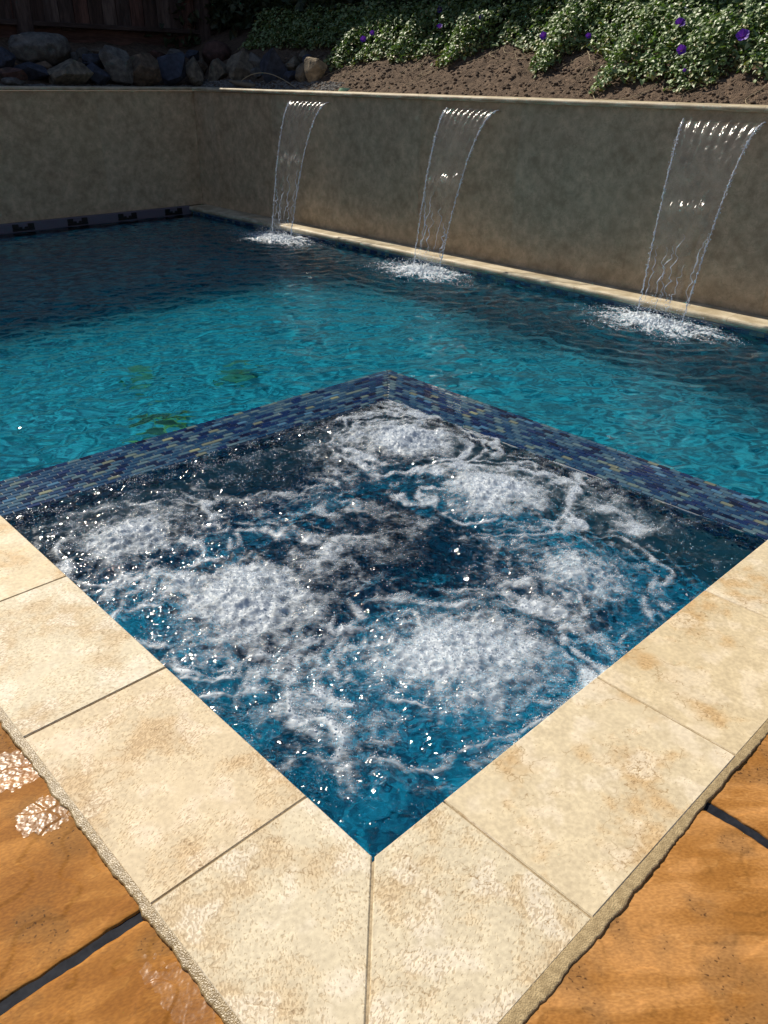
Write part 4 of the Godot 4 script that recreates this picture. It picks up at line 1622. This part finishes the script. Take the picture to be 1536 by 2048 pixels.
func build_small() -> void:
	var spots := [[5.470, 5.979, 1.72, .036, "purple morning glory low at the left end of the vines"], [5.586, 5.972, 1.78, .030, "violet morning glory just above the lowest left bloom"], [6.0, 5.45, 1.98, .034, "purple morning glory at the top edge of the vines, left half"],
		[5.659, 5.135, 1.81, .032, "purple morning glory half hidden mid vines, left half"], [5.812, 4.776, 1.89, .027, "small lilac morning glory high in the centre of the vines"], [5.474, 3.798, 1.71, .036, "purple morning glory above the bare soil at the centre"],
		[5.445, 3.357, 1.70, .026, "small lilac bloom where the vines thin out at the centre"], [5.575, 2.674, 1.76, .044, "large purple morning glory high in the right clump"], [5.374, 2.079, 1.66, .050, "largest purple morning glory with a pink throat, at the far right"],
		[5.228, 2.438, 1.59, .038, "purple morning glory low in the right clump, over a small bud"], [5.07, 2.306, 1.47, .014, "tiny pink purple bud below the right clump's lowest bloom"]]
	for f in spots:
		var o := base("morning_glory", V(f[0], f[1], f[2]) - Vector3(0.05, 0.0, -0.03))
		var face := (Vector3(-0.75, 0.55, 0.45) + Vector3(rnd.randf_range(-1, 1), rnd.randf_range(-1, 1), rnd.randf_range(-1, 1)) * 0.3).normalized()
		var side := face.cross(Vector3.UP).normalized()
		o.basis = Basis(side, face, side.cross(face))
		tag(o, f[4], "flower", "purple flowers among the vines")
		var m := flower_mesh(f[3] * 0.85)
		put("petals", m[0], M.petal, o)
		put("throat", m[1], M.throat, o)
	# green lid of an irrigation box
	var lid := base("valve_box_lid", V(5.06, 5.80, 1.300))
	tag(lid, "round pale green irrigation valve lid on the soil behind the cap", "lid")
	var c := CylinderMesh.new()
	c.top_radius = 0.068
	c.bottom_radius = 0.074
	c.height = 0.022
	c.radial_segments = 40
	put("cover", c, M.lid, lid)
	var c2 := CylinderMesh.new()
	c2.top_radius = 0.080
	c2.bottom_radius = 0.084
	c2.height = 0.03
	c2.radial_segments = 40
	put("rim", c2, M.lid, lid, Vector3(0, -0.018, 0))
	for k in 2:
		var nt := MB.new()
		nt.box(Vector3(0.032 if k == 0 else -0.032, 0.0118, 0), Vector3(0.014, 0.002, 0.008), 0.0005)
		put("finger_notch", nt.done(), M.black, lid)
	# a bent dry twig over the corner of the cap, and the split stick it springs from
	var tw := MB.new()
	var pts := []
	var rad := []
	for i in 16:
		var t := i / 15.0
		pts.append(V(5.02 + 0.03 * sin(t * 3.0), lerpf(7.55, 6.55, t), 1.33 + 0.115 * sin(PI * pow(t, 0.8)) - 0.03 * t))
		rad.append(0.0048 - 0.0022 * t)
	tw.tube(pts, rad, 6)
	tag(put("dry_twig", tw.done(), M.dry), "thin pale dry twig arching over the cap by the boulders", "twig")
	var sk := MB.new()
	sk.tube([V(5.00, 7.72, 1.350), V(5.00, 7.6, 1.333), V(5.01, 7.42, 1.315), V(5.02, 7.26, 1.305)], [0.006, 0.024, 0.028, 0.020], 7)
	tag(put("split_stick", sk.done(), M.dry_dark), "short split piece of wood lying on the gravel by the twig", "stick")
	# dark mosaic figures laid into the pool floor
	var figs := [[1.40, 3.42, -1.195, 0.16, 0.6, "dark olive and yellow mosaic figure on the pool floor, nearest the spa"], [1.72, 4.20, -1.195, 0.13, 1.4, "faint yellow green mosaic figure on the pool floor, farthest left"], [2.24, 3.80, -1.195, 0.13, 0.2, "faint olive mosaic figure on the pool floor, farthest right"]]
	var g := 0
	for f in figs:
		var root := base("floor_mosaic", V(f[0], f[1], f[2]), f[4])
		tag(root, f[5], "mosaic", "mosaic figures on the pool floor")
		var r: float = f[3]
		var sh := MB.new()
		var ed := MB.new()
		for i in 28:
			var a0 := TAU * i / 28
			var a1 := TAU * (i + 1) / 28
			var e0 := Vector3(cos(a0) * r, 0.006, sin(a0) * r * 0.74)
			var e1 := Vector3(cos(a1) * r, 0.006, sin(a1) * r * 0.74)
			sh.tri(Vector3(0, 0.030, 0), e0 * 0.80 + Vector3.UP * 0.012, e1 * 0.80 + Vector3.UP * 0.012, Vector3.UP)
			ed.quad(e0 * 0.80 + Vector3.UP * 0.012, e1 * 0.80 + Vector3.UP * 0.012, e1, e0, Vector3.UP)
		put("shell", sh.done(), M.olive if g > 0 else M.olive_dark, root)
		put("shell_rim", ed.done(), M.straw if g > 0 else M.yellow, root)
		for fl in [[0.75, 0.9, 0.55], [-0.75, 0.9, 0.55], [0.8, -0.7, 0.32], [-0.8, -0.7, 0.32], [0.0, 1.35, 0.26]]:
			var fb := MB.new()
			var dir := Vector3(fl[1], 0, fl[0]).normalized()
			var ac := Vector3(-dir.z, 0, dir.x)
			var root_at := Vector3(dir.x * r * 0.92, 0.006, dir.z * r * 0.70)
			fb.slab([root_at + ac * r * 0.14, root_at + dir * r * fl[2] * 0.6 + ac * r * 0.15, root_at + dir * r * fl[2], root_at + dir * r * fl[2] * 0.55 - ac * r * 0.10, root_at - ac * r * 0.14], 0.006, 0.03, 0.004)
			put("flipper", fb.done(), M.straw if g > 0 else M.yellow, root)
		g += 1
	# films of splashed water on the flagstones
	var wet := [[-0.435, 0.745, 0.05, 0.075, "wet glistening patch on the flagstone at the left edge"], [-0.437, 0.562, 0.052, 0.055, "small wet fan glistening beside the mortar at the left"], [-0.428, 0.025, 0.036, 0.095, "wet rippled patch on the lower left flagstone"]]
	for w in wet:
		var pos := PackedVector3Array()
		var out := PackedByteArray()
		var nu := int(w[2] * 2.6 / 0.0018)
		var nv := int(w[3] * 2.6 / 0.0018)
		for j in nv:
			for i in nu:
				var p: float = w[0] + (i / (nu - 1.0) - 0.5) * 2.6 * w[2]
				var q: float = w[1] + (j / (nv - 1.0) - 0.5) * 2.6 * w[3]
				var e := Vector2((p - w[0]) / w[2], (q - w[1]) / w[3]).length() + 0.5 * n_a.get_noise_2d(p * 9.0, q * 9.0) + 0.3 * n_b.get_noise_2d(p * 40.0, q * 40.0)
				out.append(1 if e > 1.0 or p > -0.396 else 0)
				var y := flag_h(p, q) + 0.0012 + 0.0006 * n_a.get_noise_2d(p * 50.0, q * 50.0) + 0.00012 * n_b.get_noise_2d(p * 170.0, q * 150.0) + 0.00004 * n_c.get_noise_2d(p * 420.0, q * 420.0)
				pos.append(V(p, q, y))
		tag(put("puddle", grid(pos, nu, nv, 1.0, PackedColorArray(), out), M.film), w[4], "puddle", "wet patches on the flagstones")


func _ready() -> void:
	setup_view()
	make_materials()
	n_a = noise(11, 1.0, 3)
	n_b = noise(23, 1.0, 2)
	n_c = noise(37, 1.0, 1)
	n_r = noise(41, 1.0, 4)
	build_ground()
	build_basin()
	build_coping()
	build_patio()
	build_walls()
	build_dam()
	build_water()
	build_spa()
	build_falls()
	build_hill()
	build_fence()
	build_rocks()
	build_plants()
	build_small()
